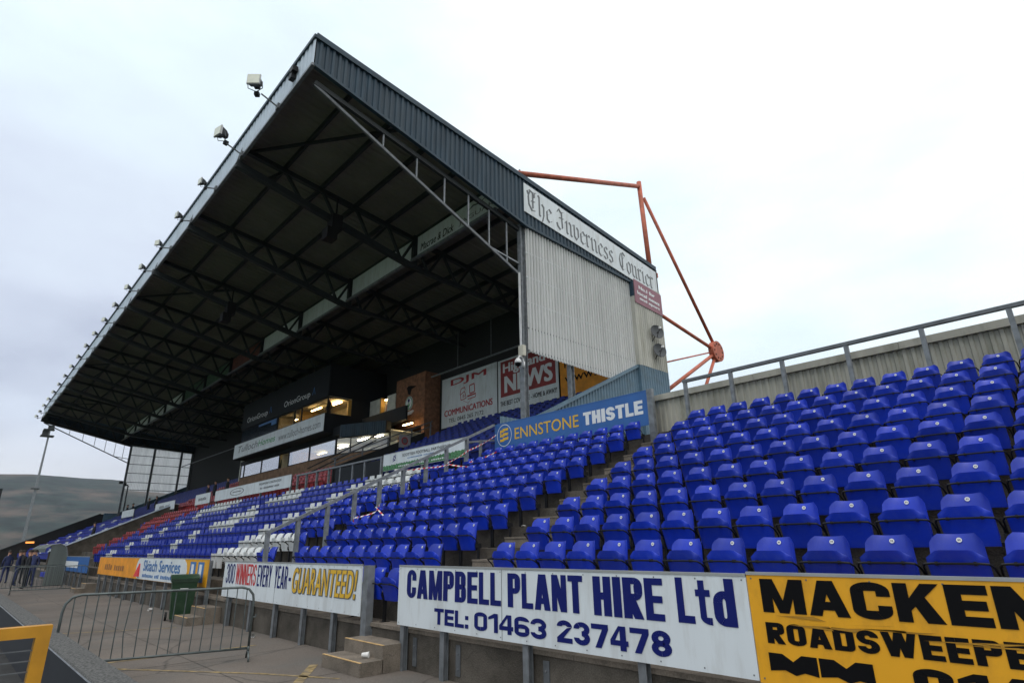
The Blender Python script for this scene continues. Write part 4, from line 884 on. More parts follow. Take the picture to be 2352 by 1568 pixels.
wpart(hb, MB().box((-52.2, UY, 9.66), (-36.0, 20.9, 9.74), 'clad_dark').box((-44.4, UY + .1, 11.02), (-36.0, 20.9, 11.1), 'room_wall').box((-44.4, 19.4, 9.7), (-36.0, 19.5, 11.05), 'room_wall').box((-44.5, UY + .1, 9.7), (-44.4, 20.9, 11.05), 'room_wall'), 'upper_room')
wpart(hb, MB().box((-41.2, UY + .3, 9.72), (-41.1, 19.4, 11.0), 'door_yellow').box((-36.1, 18.35, 9.7), (-36.0, 18.6, 11.05), 'door_yellow'), 'partition')
for x0, x1, gl_ in ((-44.35, -41.4, 'glass_clear'), (-41.25, -40.2, 'glass_clear'), (-40.05, -36.1, 'glass_clear'), (-48.3, -44.5, 'glass_dark'), (-52.0, -48.45, 'glass_dark')):
    fr = MB().box((x0 - .07, UY - .01, 9.74), (x1 + .07, UY + .05, 9.80), 'clad_dark').box((x0 - .07, UY - .01, 10.98), (x1 + .07, UY + .05, 11.04), 'clad_dark').box((x0 - .07, UY - .01, 9.8), (x0, UY + .05, 10.98), 'clad_dark').box((x1, UY - .01, 9.8), (x1 + .07, UY + .05, 10.98), 'clad_dark')
    w_ = wpart(hb, fr, 'window'); c = MB().box((x0, UY + .01, 9.8), (x1, UY + .02, 10.98), gl_).build('pane', w_)
fr = MB().box((-36.04, UY + .05, 9.74), (-35.98, 18.35, 9.8), 'clad_dark').box((-36.04, UY + .05, 10.98), (-35.98, 18.35, 11.04), 'clad_dark')
w_ = wpart(hb, fr, 'window'); c = MB().box((-36.02, UY + .08, 9.8), (-36.0, 18.35, 10.98), 'glass_clear').build('pane', w_)
wpart(hb, MB().box((-52.2, UY - .05, 11.1), (-36.0, UY + .15, 13.3), 'clad_dark').box((-36.1, UY, 11.1), (-35.95, 21.2, 13.3), 'clad_dark').box((-36.05, 18.6, 9.7), (-35.97, 21.2, 11.1), 'clad_dark'), 'upper_fascia')
wpart(hb, MB().box((-48.2, UY - .03, 10.82), (-44.6, UY - .012, 10.97), 'ink_blue').box((-45.6, UY - .03, 10.55), (-44.6, UY - .012, 10.82), 'ink_blue'), 'blue_blind')
# balcony behind: pale rear panels and lit door
wpart(hb, MB().box((-36.0, 20.0, 9.5), (-34.6, 20.06, 11.1), 'room_pale').box((-33.7, 20.0, 9.5), (-32.7, 20.06, 11.1), 'room_pale').box((-36.0, 19.0, 9.4), (-32.7, 21.2, 9.5), 'clad_dark'), 'balcony_wall')
wpart(hb, MB().box((-34.6, 20.3, 9.5), (-33.7, 20.36, 11.0), 'room_wall').box((-34.12, 20.2, 9.5), (-33.75, 20.28, 10.6), 'sign_red').box((-34.62, 20.0, 9.5), (-34.5, 20.3, 11.1), 'door_yellow'), 'balcony_doorway')
wpart(hb, MB().prism([(-36.0, 19.9), (-34.8, 18.9), (-34.8, 18.8), (-29.5, 18.8), (-29.5, 18.95), (-32.7, 19.6), (-32.7, 20.0)], 'z', 8.7, 9.55, 'clad_dark'), 'balcony_parapet')
def lamp(x, y, z, lx, m, label, ly=.12):
    t = thing('fluorescent_lamp', label, 'lamp', (x, y, z), group='lit lamps inside the boxes')
    wpart(t, MB().box((x - lx / 2, y - ly / 2, z - .045), (x + lx / 2, y + ly / 2, z), m), 'tube'); wpart(t, MB().box((x - lx / 2 - .03, y - .05, z + .002), (x + lx / 2 + .03, y + .05, z + .035), 'alu'), 'housing')
lamp(-39.3, 17.6, 10.85, 1.5, 'tube_warm', 'warm tube lamp behind the upper glazing near its middle')
lamp(-36.9, 17.9, 10.9, 1.2, 'tube_warm', 'warm tube lamp at the right corner of the upper glazing', .3)
lamp(-43.2, 17.8, 10.75, .5, 'tube_warm', 'small warm lamp at the left end of the upper lit glazing')
lamp(-34.2, 18.7, 8.15, 1.3, 'tube_white', 'bright white tube lamp in the right end lower box', .2)
lamp(-37.6, 19.0, 8.1, 1.2, 'tube_white', 'white lamp in the second lower box from the right', .2)
lamp(-41.2, 19.2, 8.1, 1.2, 'tube_warm', 'warm lamp beside the open doorway of the lower boxes', .2)
lamp(-45.2, 19.2, 8.1, .9, 'tube_warm', 'warm lamp left of the open doorway of the lower boxes', .2)
lamp(-32.6, 18.9, 8.15, .8, 'tube_white', 'small white lamp nearest the brick tower in the lower box', .15)
lamp(-34.05, 20.15, 10.95, .3, 'tube_warm', 'small warm lamp over the balcony doorway')
lamp(-30.3, 19.5, 8.62, 1.0, 'tube_warm', 'warm lamp under the foot of the brick tower', .1)
tl = board('advertising_board', 'long white Tulloch Homes board across the front of the boxes', -51.2, -34.84, 8.50, 9.64, 16.17, 'sign_white', None, edge='roof_blue')
lettering(tl, 'Tulloch', -50.2, -46.0, 8.88, 9.40, 16.17, 'ink_grey', .01, .2, lift=.004); lettering(tl, 'Homes', -45.9, -42.6, 8.88, 9.36, 16.17, 'ink_green', .02, .2, lift=.004)
lettering(tl, 'www.tulloch-homes.com', -42.0, -35.3, 8.78, 9.28, 16.17, 'ink_grey', .0, lift=.004)
for i, (a, b_) in enumerate(((-43.35, -38.85), (-51.0, -46.55))):
    t = thing('fascia_lettering', ('nearer', 'farther')[i] + ' white OrionGroup lettering on the dark fascia above the boxes', 'sign', (a, UY - .06, 11.5))
    lettering(t, 'OrionGroup', a, b_, 11.42, 12.0, UY - .05, 'ink_white', .0, lift=.006)
    wpart(t, MB().tube([(b_ + .4, UY - .06, 11.6), (b_ + .6, UY - .06, 12.1), (b_ + .8, UY - .06, 11.6)], .02, 'ink_blue', 4), 'emblem')
# brick tower with crest
bt = thing('brick_tower', 'brown brick stair tower bearing the club crest under the roof', 'tower', (-31.1, 20.7, 6))
wpart(bt, MB().box((-32.75, 20.1, 8.55), (-29.43, 21.27, 11.93), 'brick').box((-32.75, 20.35, 6), (-32.2, 21.27, 8.55), 'brick').box((-29.7, 20.1, 6), (-29.43, 21.27, 8.55), 'brick'), 'wall')
cr = MB(); cx, cz = -31.15, 10.15; n = 20
ov = lambda rx, rz, dx=0, dz=0: [(cx + dx + rx * math.cos(6.2832 * k / n), cz + dz + rz * math.sin(6.2832 * k / n)) for k in range(n)]
cr.prism(ov(.44, .46), 'y', 20.098, 20.07, 'alu'); cr.prism(ov(.38, .40), 'y', 20.07, 20.064, 'ink_green'); cr.prism(ov(.33, .35), 'y', 20.064, 20.06, 'ink_white'); cr.prism(ov(.11, .12, 0, .18), 'y', 20.06, 20.05, 'navy'); cr.prism([(cx - .03, cz - .35), (cx + .03, cz - .35), (cx + .03, cz + .1), (cx - .03, cz + .1)], 'y', 20.06, 20.05, 'ink_green')
cr.prism([(cx - .2, cz), (cx - .04, cz - .25), (cx, cz - .15)], 'y', 20.06, 20.05, 'ink_green'); cr.prism([(cx + .2, cz), (cx, cz - .15), (cx + .04, cz - .25)], 'y', 20.06, 20.05, 'ink_green')
cr.prism([(cx - .6, cz - .85), (cx - .3, cz - .75), (cx + .3, cz - .75), (cx + .6, cz - .6), (cx + .5, cz - .5), (cx, cz - .55), (cx - .5, cz - .62)], 'y', 20.098, 20.07, 'alu')
cr.prism([(cx - .25, cz + .95), (cx - .1, cz + .6), (cx + .1, cz + .55), (cx + .2, cz + .9), (cx + .75, cz + 1.0), (cx + .2, cz + 1.12), (cx - .1, cz + 1.15), (cx - .3, cz + 1.05)], 'y', 20.098, 20.06, 'ink')
wpart(bt, cr, 'club_crest')
# stair side wall with boarding
ssw = thing('stair_wall', 'dark boarded side wall of the stairs below the brick tower', 'wall', (-26, 15, 4))
wpart(ssw, MB().prism([(12.7, 3.6), (12.7, 5.1), (17.8, 7.3), (17.8, 5.8)], 'x', -26.05, -25.95, 'clad_rear'), 'boarding')
wpart(ssw, MB().beam((-26, 12.6, 5.45), (-26, 18.3, 7.95), .06, .06, 'galv_dark').beam((-26, 12.6, 5.20), (-26, 18.3, 7.70), .05, .05, 'galv_dark'), 'rails')
for y in (12.8, 14.2, 15.6, 17.0, 18.2): wpart(ssw, MB().box((-26.03, y - .03, 4.3 + .44 * (y - 12.6)), (-25.97, y + .03, 5.45 + .4386 * (y - 12.6)), 'galv_dark'), 'post')
wpart(ssw, MB().prism([(16.2, 6.35), (16.9, 6.35), (16.9, 7.0), (16.2, 7.0)], 'x', -25.94, -25.93, 'alu').prism([(16.55 + .2 * math.cos(6.28 * k / 16), 6.7 + .2 * math.sin(6.28 * k / 16)) for k in range(16)], 'x', -25.93, -25.925, 'ink_darkred').prism([(16.55 + .14 * math.cos(6.28 * k / 16), 6.7 + .14 * math.sin(6.28 * k / 16)) for k in range(16)], 'x', -25.925, -25.92, 'ink_grey'), 'no_smoking_sign')
pr = thing('handrail', 'dark sloping rails crossing in front of the right end boxes', 'handrail', (-32, 15, 5))
for dz in (0, -.3): wpart(pr, MB().beam((-33.5, 14.8, 5.9 + dz), (-27.2, 15.6, 7.1 + dz), .05, .05, 'clad_dark'), 'rail')
# ================================================================ ROOF LAMPS
def floodlight(x, label, ang_=0., short=False):
    t = thing('roof_floodlight', label, 'floodlight', (x, 5.2, 15.64), group='floodlights along the front eave')
    a = MB().tube([(0, 0, 0), (0, -.36, -.11) if short else (0, -.56, .20)], .026, 'galv_dark', 6).box((-.10, -.02, -.10), (.10, .06, .10), 'galv_dark').build('arm', t)
    hx = MB().box((-.30, -.98, .28), (.30, -.90, .82), 'alu').prism([(-.90, .30), (-.90, .80), (-.62, .68), (-.55, .55), (-.62, .42)], 'x', -.24, .24, 'truss').box((-.12, -.62, .42), (.12, -.45, .66), 'black_steel').build('housing', t)
    c = MB().box((-.27, -1.0, .31), (.27, -.985, .79), 'glass_lamp').build('lens', hx)
    y_ = MB().tube([(-.33, -.80, .55), (-.33, -.70, .27), (0, -.55, .20), (.33, -.70, .27), (.33, -.80, .55)], .022, 'galv_dark', 6).box((-.10, -.56, .05), (.10, -.36, .24), 'black_steel').build('yoke', t)
    for c_ in (hx, y_):
        c_.rotation_euler = (0, 0, ang_)
        k_ = .5 if short else .72; c_.scale = (k_,) * 3; pc = Vector((0, -.8, .55)); tg = Vector((0, -.52, .08)) if short else pc; c_.location = tg - Matrix.Rotation(ang_, 3, 'Z') @ (pc * k_)
    return t
fx = [-16.9, -20.3, -23.3, -26.7, -30.1, -33.5, -36.9, -40.3, -43.6, -47.0, -50.4, -53.8, -57.2, -60.8, -64.4, -68.0, -71.6, -75.2, -78.8, -82.0]
NTH = ORD[1:16] + ['sixteenth', 'seventeenth', 'eighteenth', 'nineteenth', 'last']
for i, x in enumerate(fx):
    floodlight(x, 'square eave floodlight nearest the roof corner, facing the camera' if i == 0 else f'{NTH[i]} square eave floodlight counted away from the near roof corner', random.uniform(-.15, .25) + (.75 if i == 0 else .25), i > 1)
lk = thing('eave_loudspeaker', 'small black speaker fixed on the eave near the roof corner', 'loudspeaker', (-15.7, 5.2, 16.1))
wpart(lk, MB().box((-15.85, 5.10, 15.95), (-15.62, 5.26, 16.15), 'black_steel').box((-15.75, 5.08, 16.16), (-15.52, 5.26, 16.36), 'black_steel'), 'cabinet')
for i, (x, y) in enumerate(((-20.6, 9.3), (-33.0, 9.2))):
    t = thing('hanging_loudspeaker', ('nearer', 'farther')[i] + ' black loudspeaker cluster hanging from a roof truss', 'loudspeaker', (x, y, 14.2), group='loudspeakers under the roof')
    wpart(t, MB().box((x - .25, y - .25, 14.0), (x + .25, y + .2, 14.7), 'black_steel').box((x - .2, y - .45, 13.5), (x + .3, y + .0, 14.0), 'black_steel'), 'cabinet'); wpart(t, MB().box((x - .03, y - .03, 14.7), (x + .03, y + .03, 15.6), 'black_steel'), 'bracket')
# ================================================================ ORANGE MAST
om = thing('orange_mast', 'orange tubular steel mast with stays at the rear of the near roof end', 'mast', (-14.9, 23.7, 14.5))
def tb(p, q, r_, name): wpart(om, MB().tube([(-14.9, *p), (-14.9, *q)], r_, 'orange', 12), name, True)
tb((13.9, 16.05), (23.75, 19.75), .115, 'tie_tube'); tb((23.9, 14.3), (23.68, 20.0), .125, 'mast_tube'); tb((24.0, 19.15), (29.55, 12.1), .09, 'back_stay')
tb((24.0, 12.5), (29.2, 11.7), .095, 'strut'); tb((24.0, 9.76), (29.0, 11.35), .04, 'thin_rod'); tb((23.95, 8.25), (29.3, 11.25), .10, 'strut'); tb((29.5, 11.1), (27.6, 8.6), .09, 'strut')
hub = MB(); n = 24; R_ = .60
hub.prism([(29.75 + R_ * math.cos(6.2832 * k / n), 11.55 + R_ * math.sin(6.2832 * k / n)) for k in range(n)], 'x', -15.02, -14.72, 'orange'); hb_ = wpart(om, hub, 'hub_disc')
for k in range(10):
    a = 6.2832 * k / 10; y, z = 29.75 + .43 * math.cos(a), 11.55 + .43 * math.sin(a)
    c = MB().tube([(-14.72, y, z), (-14.70, y, z)], .05, 'ink', 8).build('bolt', hb_)
wpart(om, MB().tube([(-14.9, 14.15, 15.9), (-14.9, 14.25, 16.3)], .13, 'orange', 10).tube([(-14.9, 14.6, 16.1), (-14.9, 14.62, 16.5)], .04, 'ink_grey', 6), 'clamp')
wpart(om, MB().box((-15.1, 23.5, 14.3), (-14.6, 24.1, 14.55), 'orange'), 'foot_plate')
# ================================================================ DISHES, CCTV, SPEAKERS
def dish(y, z, label):
    t = thing('satellite_dish', label, 'satellite dish', (-13.9, y, z), group='satellite dishes on the cream pier')
    m_ = MB(); n, rn = 20, 5; vs = [(0, 0, -.08)]
    for j in range(1, rn + 1):
        rr = .34 * j / rn
        for k in range(n): vs.append((rr * math.cos(6.2832 * k / n), rr * math.sin(6.2832 * k / n), -.08 + .08 * (j / rn) ** 2))
    fs = [(0, 1 + k, 1 + (k + 1) % n) for k in range(n)]
    for j in range(rn - 1):
        for k in range(n): fs.append((1 + j * n + k, 1 + (j + 1) * n + k, 1 + (j + 1) * n + (k + 1) % n, 1 + j * n + (k + 1) % n))
    m_.add(vs, fs, 'dish'); m_.tube([(.34 * math.cos(6.2832 * k / n), .34 * math.sin(6.2832 * k / n), 0) for k in range(n + 1)], .012, 'dish', 5)
    d = m_.build('reflector', t, True); d.rotation_euler = (math.radians(80), 0, math.radians(68))
    a = MB().tube([(0, 0, -.32), (.1, -.2, -.28), (.38, -.36, -.02)], .014, 'black_steel', 5).box((.35, -.42, -.05), (.43, -.33, .04), 'cctv').build('feed_arm', t)
    b_ = MB().tube([(-.32, .0, -.40), (-.12, .05, -.1), (0, .05, 0)], .02, 'black_steel', 6).tube([(-.34, 0, -.15), (-.1, .05, 0)], .012, 'black_steel', 5).build('bracket', t)
dish(22.35, 10.75, 'upper dark satellite dish on the cream pier'); dish(22.4, 9.85, 'lower dark satellite dish on the cream pier')
cc = thing('security_camera', 'white dome security camera on a curved arm on the steel column', 'camera', (-14.5, 14.0, 7.9))
wpart(cc, MB().tube([(-14.5, 14.17, 7.72), (-14.5, 14.17, 7.85), (-14.48, 14.08, 7.98), (-14.47, 13.95, 7.98), (-14.47, 13.87, 7.88)], .035, 'cctv', 8).box((-14.58, 14.15, 7.60), (-14.44, 14.19, 7.82), 'cctv'), 'arm', True)
dm = MB(); dm.tube([(-14.47, 13.87, 7.90), (-14.47, 13.87, 7.80), (-14.47, 13.87, 7.70)], [.05, .12, .14], 'cctv', 14).tube([(-14.47, 13.87, 7.70), (-14.47, 13.87, 7.62), (-14.47, 13.87, 7.58)], [.12, .10, .03], 'ink', 14); wpart(cc, dm, 'dome', True)
jb = thing('junction_box', 'cream junction box with conduit above the dome camera', 'junction box', (-14.5, 14.1, 8.2)); wpart(jb, MB().box((-14.60, 14.02, 8.02), (-14.36, 14.18, 8.42), 'box_cream'), 'casing'); wpart(jb, MB().tube([(-14.56, 14.1, 8.42), (-14.56, 14.1, 11.4)], .02, 'cctv', 6).tube([(-14.50, 14.1, 8.42), (-14.50, 14.1, 11.4)], .015, 'cctv', 6), 'conduit')
# ================================================================ WALKWAY FOREGROUND
pw = thing('perimeter_wall', 'low pitch-side wall with black padding and carpeted top', 'wall', (-20, 1.38, GZ))
wpart(pw, MB().box((-100, 1.28, GZ - .03), (8, 1.50, .46), 'pad_black'), 'wall_core')
wpart(pw, MB().box((-100, 1.225, GZ - .03), (8, 1.28, .475), 'pad_black'), 'padding')
cpn = MB(); prof = [(1.235, .475), (1.25, .498), (1.32, .508), (1.42, .505), (1.52, .498), (1.535, .47), (1.50, .462), (1.28, .477)]
cpn.prism(prof, 'x', -100, 8, 'carpet'); wpart(pw, cpn, 'carpet_top')
wpart(pw, MB().tube([(-100, 1.232, .478), (8, 1.232, .478)], .008, 'galv', 5), 'edge_bead')
def crowd_barrier(loc, rotz, label):
    t = thing('crowd_barrier', label, 'barrier', loc, (0, 0, rotz), 'steel crowd barriers'); L = 2.56
    fr = [(0, 0, .17), (0, 0, .85), (.02, 0, .96), (.09, 0, 1.045), (.2, 0, 1.075), (L - .2, 0, 1.075), (L - .09, 0, 1.045), (L - .02, 0, .96), (L, 0, .85), (L, 0, .17)]
    MB().tube(fr, .019, 'barrier_steel', 10).tube([(0, 0, .17), (L, 0, .17)], .017, 'barrier_steel', 10).build('frame', t, True)
    for i in range(17):
        x = .12 + (L - .24) * i / 16; bend = random.uniform(-.008, .008)
        MB().tube([(x, 0, .17), (x + bend + (.03 if i == 11 else 0), 0, .5), (x, 0, 1.07 if .2 < x < L - .2 else 1.05)], .0085, 'barrier_steel', 6).build('bar', t)
    for x in (0, L):
        MB().tube([(x, 0, .2), (x, 0, .10)], .02, 'barrier_steel', 8).tube([(x, -.22, 0), (x, -.19, .07), (x, -.10, .12), (x, .10, .12), (x, .19, .07), (x, .22, 0)], .014, 'barrier_steel', 8).build('foot', t, True)
    MB().tube([(-.01, 0, .62), (-.05, 0, .62), (-.06, 0, .66)], .012, 'barrier_steel', 6).build('hook', t)
    return t
cbt = crowd_barrier((-10.52, 3.95, GZ), math.atan2(-2.45, -.68), 'galvanised crowd barrier standing across the walkway near the pitch wall')
cbt2 = tree_copy(cbt); cbt2.location = (-33, 5.0, GZ); cbt2.rotation_euler = (0, 0, math.radians(-100)); cbt2['label'] = 'nearer of two distant crowd barriers in front of the dugout'
cbt3 = tree_copy(cbt); cbt3.location = (-36.5, 4.6, GZ); cbt3.rotation_euler = (0, 0, math.radians(-80)); cbt3['label'] = 'farther crowd barrier standing at the dugout'
# wheelie bin
wb = thing('wheelie_bin', 'dark green wheelie bin beside the far concrete steps', 'bin', (-17.35, 4.72, GZ), (0, 0, math.radians(78)))
prf = MB(); vs = [(sx * .22, sy * .24, .06) for sx, sy in ((-1, -1), (1, -1), (1, 1), (-1, 1))] + [(sx * .285, sy * .34, .96) for sx, sy in ((-1, -1), (1, -1), (1, 1), (-1, 1))]
prf.add(vs, [(3, 2, 1, 0), (0, 1, 5, 4), (1, 2, 6, 5), (2, 3, 7, 6), (3, 0, 4, 7)], 'bin_green'); prf.box((-.30, -.355, .91), (.30, .355, .965), 'bin_green'); prf.build('body', wb)
MB().prism([(-.38, .967), (-.38, 1.0), (-.1, 1.06), (.3, 1.07), (.40, 1.03), (.40, .967)], 'x', -.31, .31, 'bin_green').build('lid', wb)
MB().tube([(-.29, .41, .99), (.29, .41, .99)], .018, 'bin_green', 8).build('handle', wb)
for sx in (-1, 1): MB().tube([(sx * .27, .25, .10), (sx * .32, .25, .10)], .10, 'black_steel', 14).build('wheel', wb)
MB().box((-.09, -.318, .72), (.09, -.300, .84), 'litter').build('sticker', wb).rotation_euler = (0, 0, 0)
# yellow mesh gate at the left
yg = thing('yellow_gate', 'yellow steel framed mesh gate at the lower left corner', 'gate', (-4.6, 0, GZ))
wpart(yg, MB().box((-4.645, -1.6, 1.135), (-4.565, .575, 1.195), 'gate_yellow'), 'top_rail'); wpart(yg, MB().box((-4.645, .505, GZ), (-4.565, .574, 1.135), 'gate_yellow'), 'post')
wpart(yg, MB().box((-4.615, .30, .2), (-4.59, .318, 1.135), 'gate_yellow').box((-4.615, -.1, .2), (-4.59, -.082, 1.135), 'gate_yellow'), 'inner_bar')
wpart(yg, MB().box((-4.655, -1.6, .12), (-4.545, .49, .2), 'gate_yellow'), 'bottom_rail')
ms = MB()
for i in range(16): ms.box((-4.603, -1.6, .24 + .055 * i), (-4.597, .505, .246 + .055 * i), 'galv_dark')
wpart(yg, ms, 'mesh_wires', kind='stuff'); wpart(yg, MB().box((-4.58, -.35, .55), (-4.565, .17, .97), 'sign_white').box((-4.565, -.1, .65), (-4.562, .1, .88), 'ink_blue'), 'notice')
# litter, tape
def cup(x, y, z, label, rz=.5):
    t = thing('paper_cup', label, 'cup', (x, y, z + .035), (math.radians(90), 0, rz)); MB().tube([(0, 0, 0), (0, 0, .10)], [.028, .042], 'litter', 14, False).tube([(0, 0, 0), (0, 0, .002)], .028, 'litter', 14).build('wall', t, True); MB().tube([(0, 0, .097), (0, 0, .103)], .045, 'litter', 14, False).build('rim', t)
cup(-8.28, 4.72, .09, 'white paper cup lying on the lower concrete step', 2.4); cup(-13.0, 4.95, GZ, 'pale paper cup lying by the front wall under the 300 WINNERS board', 1.1); cup(-20.8, 4.9, GZ, 'small white cup on the walkway beyond the barrier', .2)
def litterpiece(x, y, z, label, s_=.07):
    m_ = MB(); vs = [(s_ * math.cos(a) * random.uniform(.6, 1.1), s_ * math.sin(a) * random.uniform(.5, 1), random.uniform(0, .035)) for a in [k * 1.047 for k in range(6)]] + [(0, 0, .045)]
    m_.add(vs, [(k, (k + 1) % 6, 6) for k in range(6)] + [(5, 4, 3, 2, 1, 0)], 'litter'); o_ = m_.build('litter', label=label, category='litter'); o_.location = (x, y, z)
litterpiece(-8.7, 8.4, TZ(4) + .01, 'crumpled white paper at the seat end of the gangway'); litterpiece(-6.9, 8.1, TZ(3) + .2, 'white paper scrap on the gangway steps'); litterpiece(-8.1, 3.0, GZ + .002, 'small white scrap on the walkway paving', .05); litterpiece(-4.9, 2.6, GZ + .002, 'white scrap on the paving near the bottom edge', .05)
def tape(pts, label, w=.04):
    t = thing('barrier_tape', label, 'tape', pts[0], group='red and white tape on the sloping rail'); m_ = MB(); tot = 0; seg = []
    for p, q in zip(pts, pts[1:]):
        p, q = Vector(p), Vector(q); n_ = max(2, int((q - p).length / .075))
        for i in range(n_):
            a, b_ = p.lerp(q, i / n_), p.lerp(q, (i + 1) / n_); sag = lambda v, f: v - Vector((0, 0, .10 * math.sin(math.pi * f) * (q - p).length * .3))
            a = sag(a, i / n_); b_ = sag(b_, (i + 1) / n_); tw = .6 * math.sin(tot * .35); up = Vector((0, math.sin(tw) * w / 2, math.cos(tw) * w / 2)); tw2 = .6 * math.sin((tot + 1) * .35); up2 = Vector((0, math.sin(tw2) * w / 2, math.cos(tw2) * w / 2))
            sk_ = (b_ - a) * .5
            m_.add([a - up, b_ - up2, b_ + up2 + sk_, a + up + sk_], [(0, 1, 2, 3)], 'tape_red' if tot % 2 else 'tape_white'); tot += 1
    wpart(t, m_, 'ribbon')
tape([(-14.38, 7.72, 2.28), (-13.9, 8.05, 2.40), (-14.38, 8.46, 2.62)], 'red and white tape strung low between two posts of the sloping rail')
tape([(-13.8, 8.0, 2.55), (-13.0, 8.1, 2.05)], 'loose end of striped tape hanging over a blue seat')
tape([(-14.6, 9.0, 3.62), (-14.38, 9.99, 3.72), (-14.3, 10.73, 3.86), (-13.95, 11.4, 3.80)], 'red and white tape strung higher between the posts of the rail')
tape([(-14.38, 10.7, 3.90), (-14.35, 11.5, 4.35), (-14.35, 12.66, 4.95)], 'striped tape climbing to the ENNSTONE board')
tape([(-14.3, 11.4, 3.95), (-13.6, 12.0, 4.25)], 'striped tape over the top seats by the rail')
tape([(-14.37, 7.7, 2.35), (-14.37, 7.74, 2.05)], 'knot of striped tape round the fourth rail post')
# ================================================================ PEOPLE
def skin_body(nodes, edges, name):
    me = bpy.data.meshes.new(name); me.from_pydata([n_[0] for n_ in nodes], edges, []); o = bpy.data.objects.new(name, me); COL.objects.link(o)
    sm = o.modifiers.new('s', 'SKIN'); ss = o.modifiers.new('u', 'SUBSURF'); ss.levels = 1; ss.render_levels = 1
    for i, n_ in enumerate(nodes): me.skin_vertices[0].data[i].radius = (n_[1], n_[1] * (n_[2] if len(n_) > 2 else .8))
    me.skin_vertices[0].data[0].use_root = True
    bpy.context.view_layer.update(); r_ = bpy.data.meshes.new_from_object(o.evaluated_get(bpy.context.evaluated_depsgraph_get())); bpy.data.objects.remove(o)
    return r_
def body(pose):
    if pose == 'stand': nd = [((0, 0, .95), .15), ((0, 0, 1.2), .15), ((0, .0, 1.42), .14), ((0, 0, 1.50), .06, 1), ((0, -.01, 1.62), .085, 1.2), ((0, -.01, 1.70), .08, 1.1), ((-.17, 0, 1.40), .07), ((-.24, .02, 1.12), .05), ((-.22, -.10, .88), .04), ((.17, 0, 1.40), .07), ((.25, .02, 1.12), .05), ((.2, -.12, .9), .04), ((-.10, 0, .88), .10), ((-.11, -.02, .48), .07), ((-.12, .02, .08), .05), ((-.12, -.12, .04), .045), ((.10, 0, .88), .10), ((.12, 0, .48), .07), ((.14, .03, .08), .05), ((.15, -.10, .04), .045)]
    else: nd = [((0, 0, .52), .17), ((0, .02, .8), .16), ((0, .02, 1.0), .14), ((0, .0, 1.08), .06, 1), ((0, -.02, 1.20), .085, 1.2), ((0, -.02, 1.28), .08, 1.1), ((-.18, 0, .98), .07), ((-.25, -.05, .74), .05), ((-.14, -.26, .62), .04), ((.18, 0, .98), .07), ((.25, -.05, .74), .05), ((.14, -.26, .62), .04), ((-.10, -.06, .50), .10), ((-.12, -.42, .50), .075), ((-.12, -.42, .08), .05), ((-.12, -.54, .04), .045), ((.10, -.06, .50), .10), ((.12, -.42, .50), .075), ((.12, -.42, .08), .05), ((.12, -.54, .04), .045)]
    ed = [(0, 1), (1, 2), (2, 3), (3, 4), (4, 5), (2, 6), (6, 7), (7, 8), (2, 9), (9, 10), (10, 11), (0, 12), (12, 13), (13, 14), (14, 15), (0, 16), (16, 17), (17, 18), (18, 19)]
    me = skin_body(nd, ed, 'body'); hz = 1.52 if pose == 'stand' else 1.10
    return me, hz
BM = {}
for pose in ('stand', 'sit'):
    for jk in ('jacket', 'jacket_blue'):
        me, hz = body(pose); me.materials.clear(); me.materials.append(M[jk]); me.materials.append(M['skin'])
        for p in me.polygons: p.material_index = 1 if p.center.z > hz else 0; p.use_smooth = True
        BM[pose, jk] = (me, hz)
def hair_mesh(hz):
    m_ = MB(); vs = []; n = 10
    for j in range(5):
        a = j / 4 * 1.5
        for k in range(n): vs.append((.10 * math.cos(6.2832 * k / n) * math.sin(a + .08), -.005 + .115 * math.sin(6.2832 * k / n) * math.sin(a + .08), hz + .12 + .13 * math.cos(a)))
    m_.add(vs, [(j * n + k, (j + 1) * n + k, (j + 1) * n + (k + 1) % n, j * n + (k + 1) % n) for j in range(4) for k in range(n)] + [tuple(range(n))], 'hair'); return m_.mesh('hair', True)
HM = {'stand': hair_mesh(1.54), 'sit': hair_mesh(1.12)}
def person(x, y, z, pose, jk, label, rz=0.):
    t = thing('person', label, 'person', (x, y, z), (0, 0, rz), 'people about the ground'); link('body', BM[pose, jk][0], t); link('hair', HM[pose], t)
person(-36.75, 17.35, 9.36, 'stand', 'jacket', 'person in dark clothes standing at the right corner of the upper lit window', .3)
person(-42.75, 17.6, 6.95, 'stand', 'jacket', 'person in dark clothes in the open doorway of the lower boxes')
for i, (x, k) in enumerate(((-75.0, 11), (-72.4, 11), (-69.4, 12), (-66.5, 12))): person(x, RY(k) - .1, TZ(k), 'stand', 'jacket', f'{ORD[i+1]} person from the left standing against the far translucent wall')
for i, (x, k) in enumerate(((-49.0, 12), (-48.0, 11), (-46.2, 12))): person(x, RY(k) - .1, TZ(k) , 'stand', 'jacket', f'{ORD[i+1]} person from the left standing at the left end of the boxes')
person(-56.5, RY(4) - .1, TZ(4), 'stand', 'jacket', 'person in black standing among the blue seats of the far block')
for i, (x, y) in enumerate(((-38.4, 3.3), (-39.5, 3.6), (-41.5, 3.7), (-42.2, 3.2), (-44.2, 3.5), (-46.0, 3.0))): person(x, y, GZ, 'stand', ('jacket', 'jacket_blue')[i % 2], f'{ORD[i+1]} dark figure from the right standing on the walkway in front of the dugout', i)
for i, (x, y) in enumerate(((-52, 2.6), (-50, 2.3))): person(x, y, GZ, 'stand', 'jacket_blue', ('farther', 'nearer')[i] + ' figure in blue standing at the far left edge by the pitch wall', 1.2)
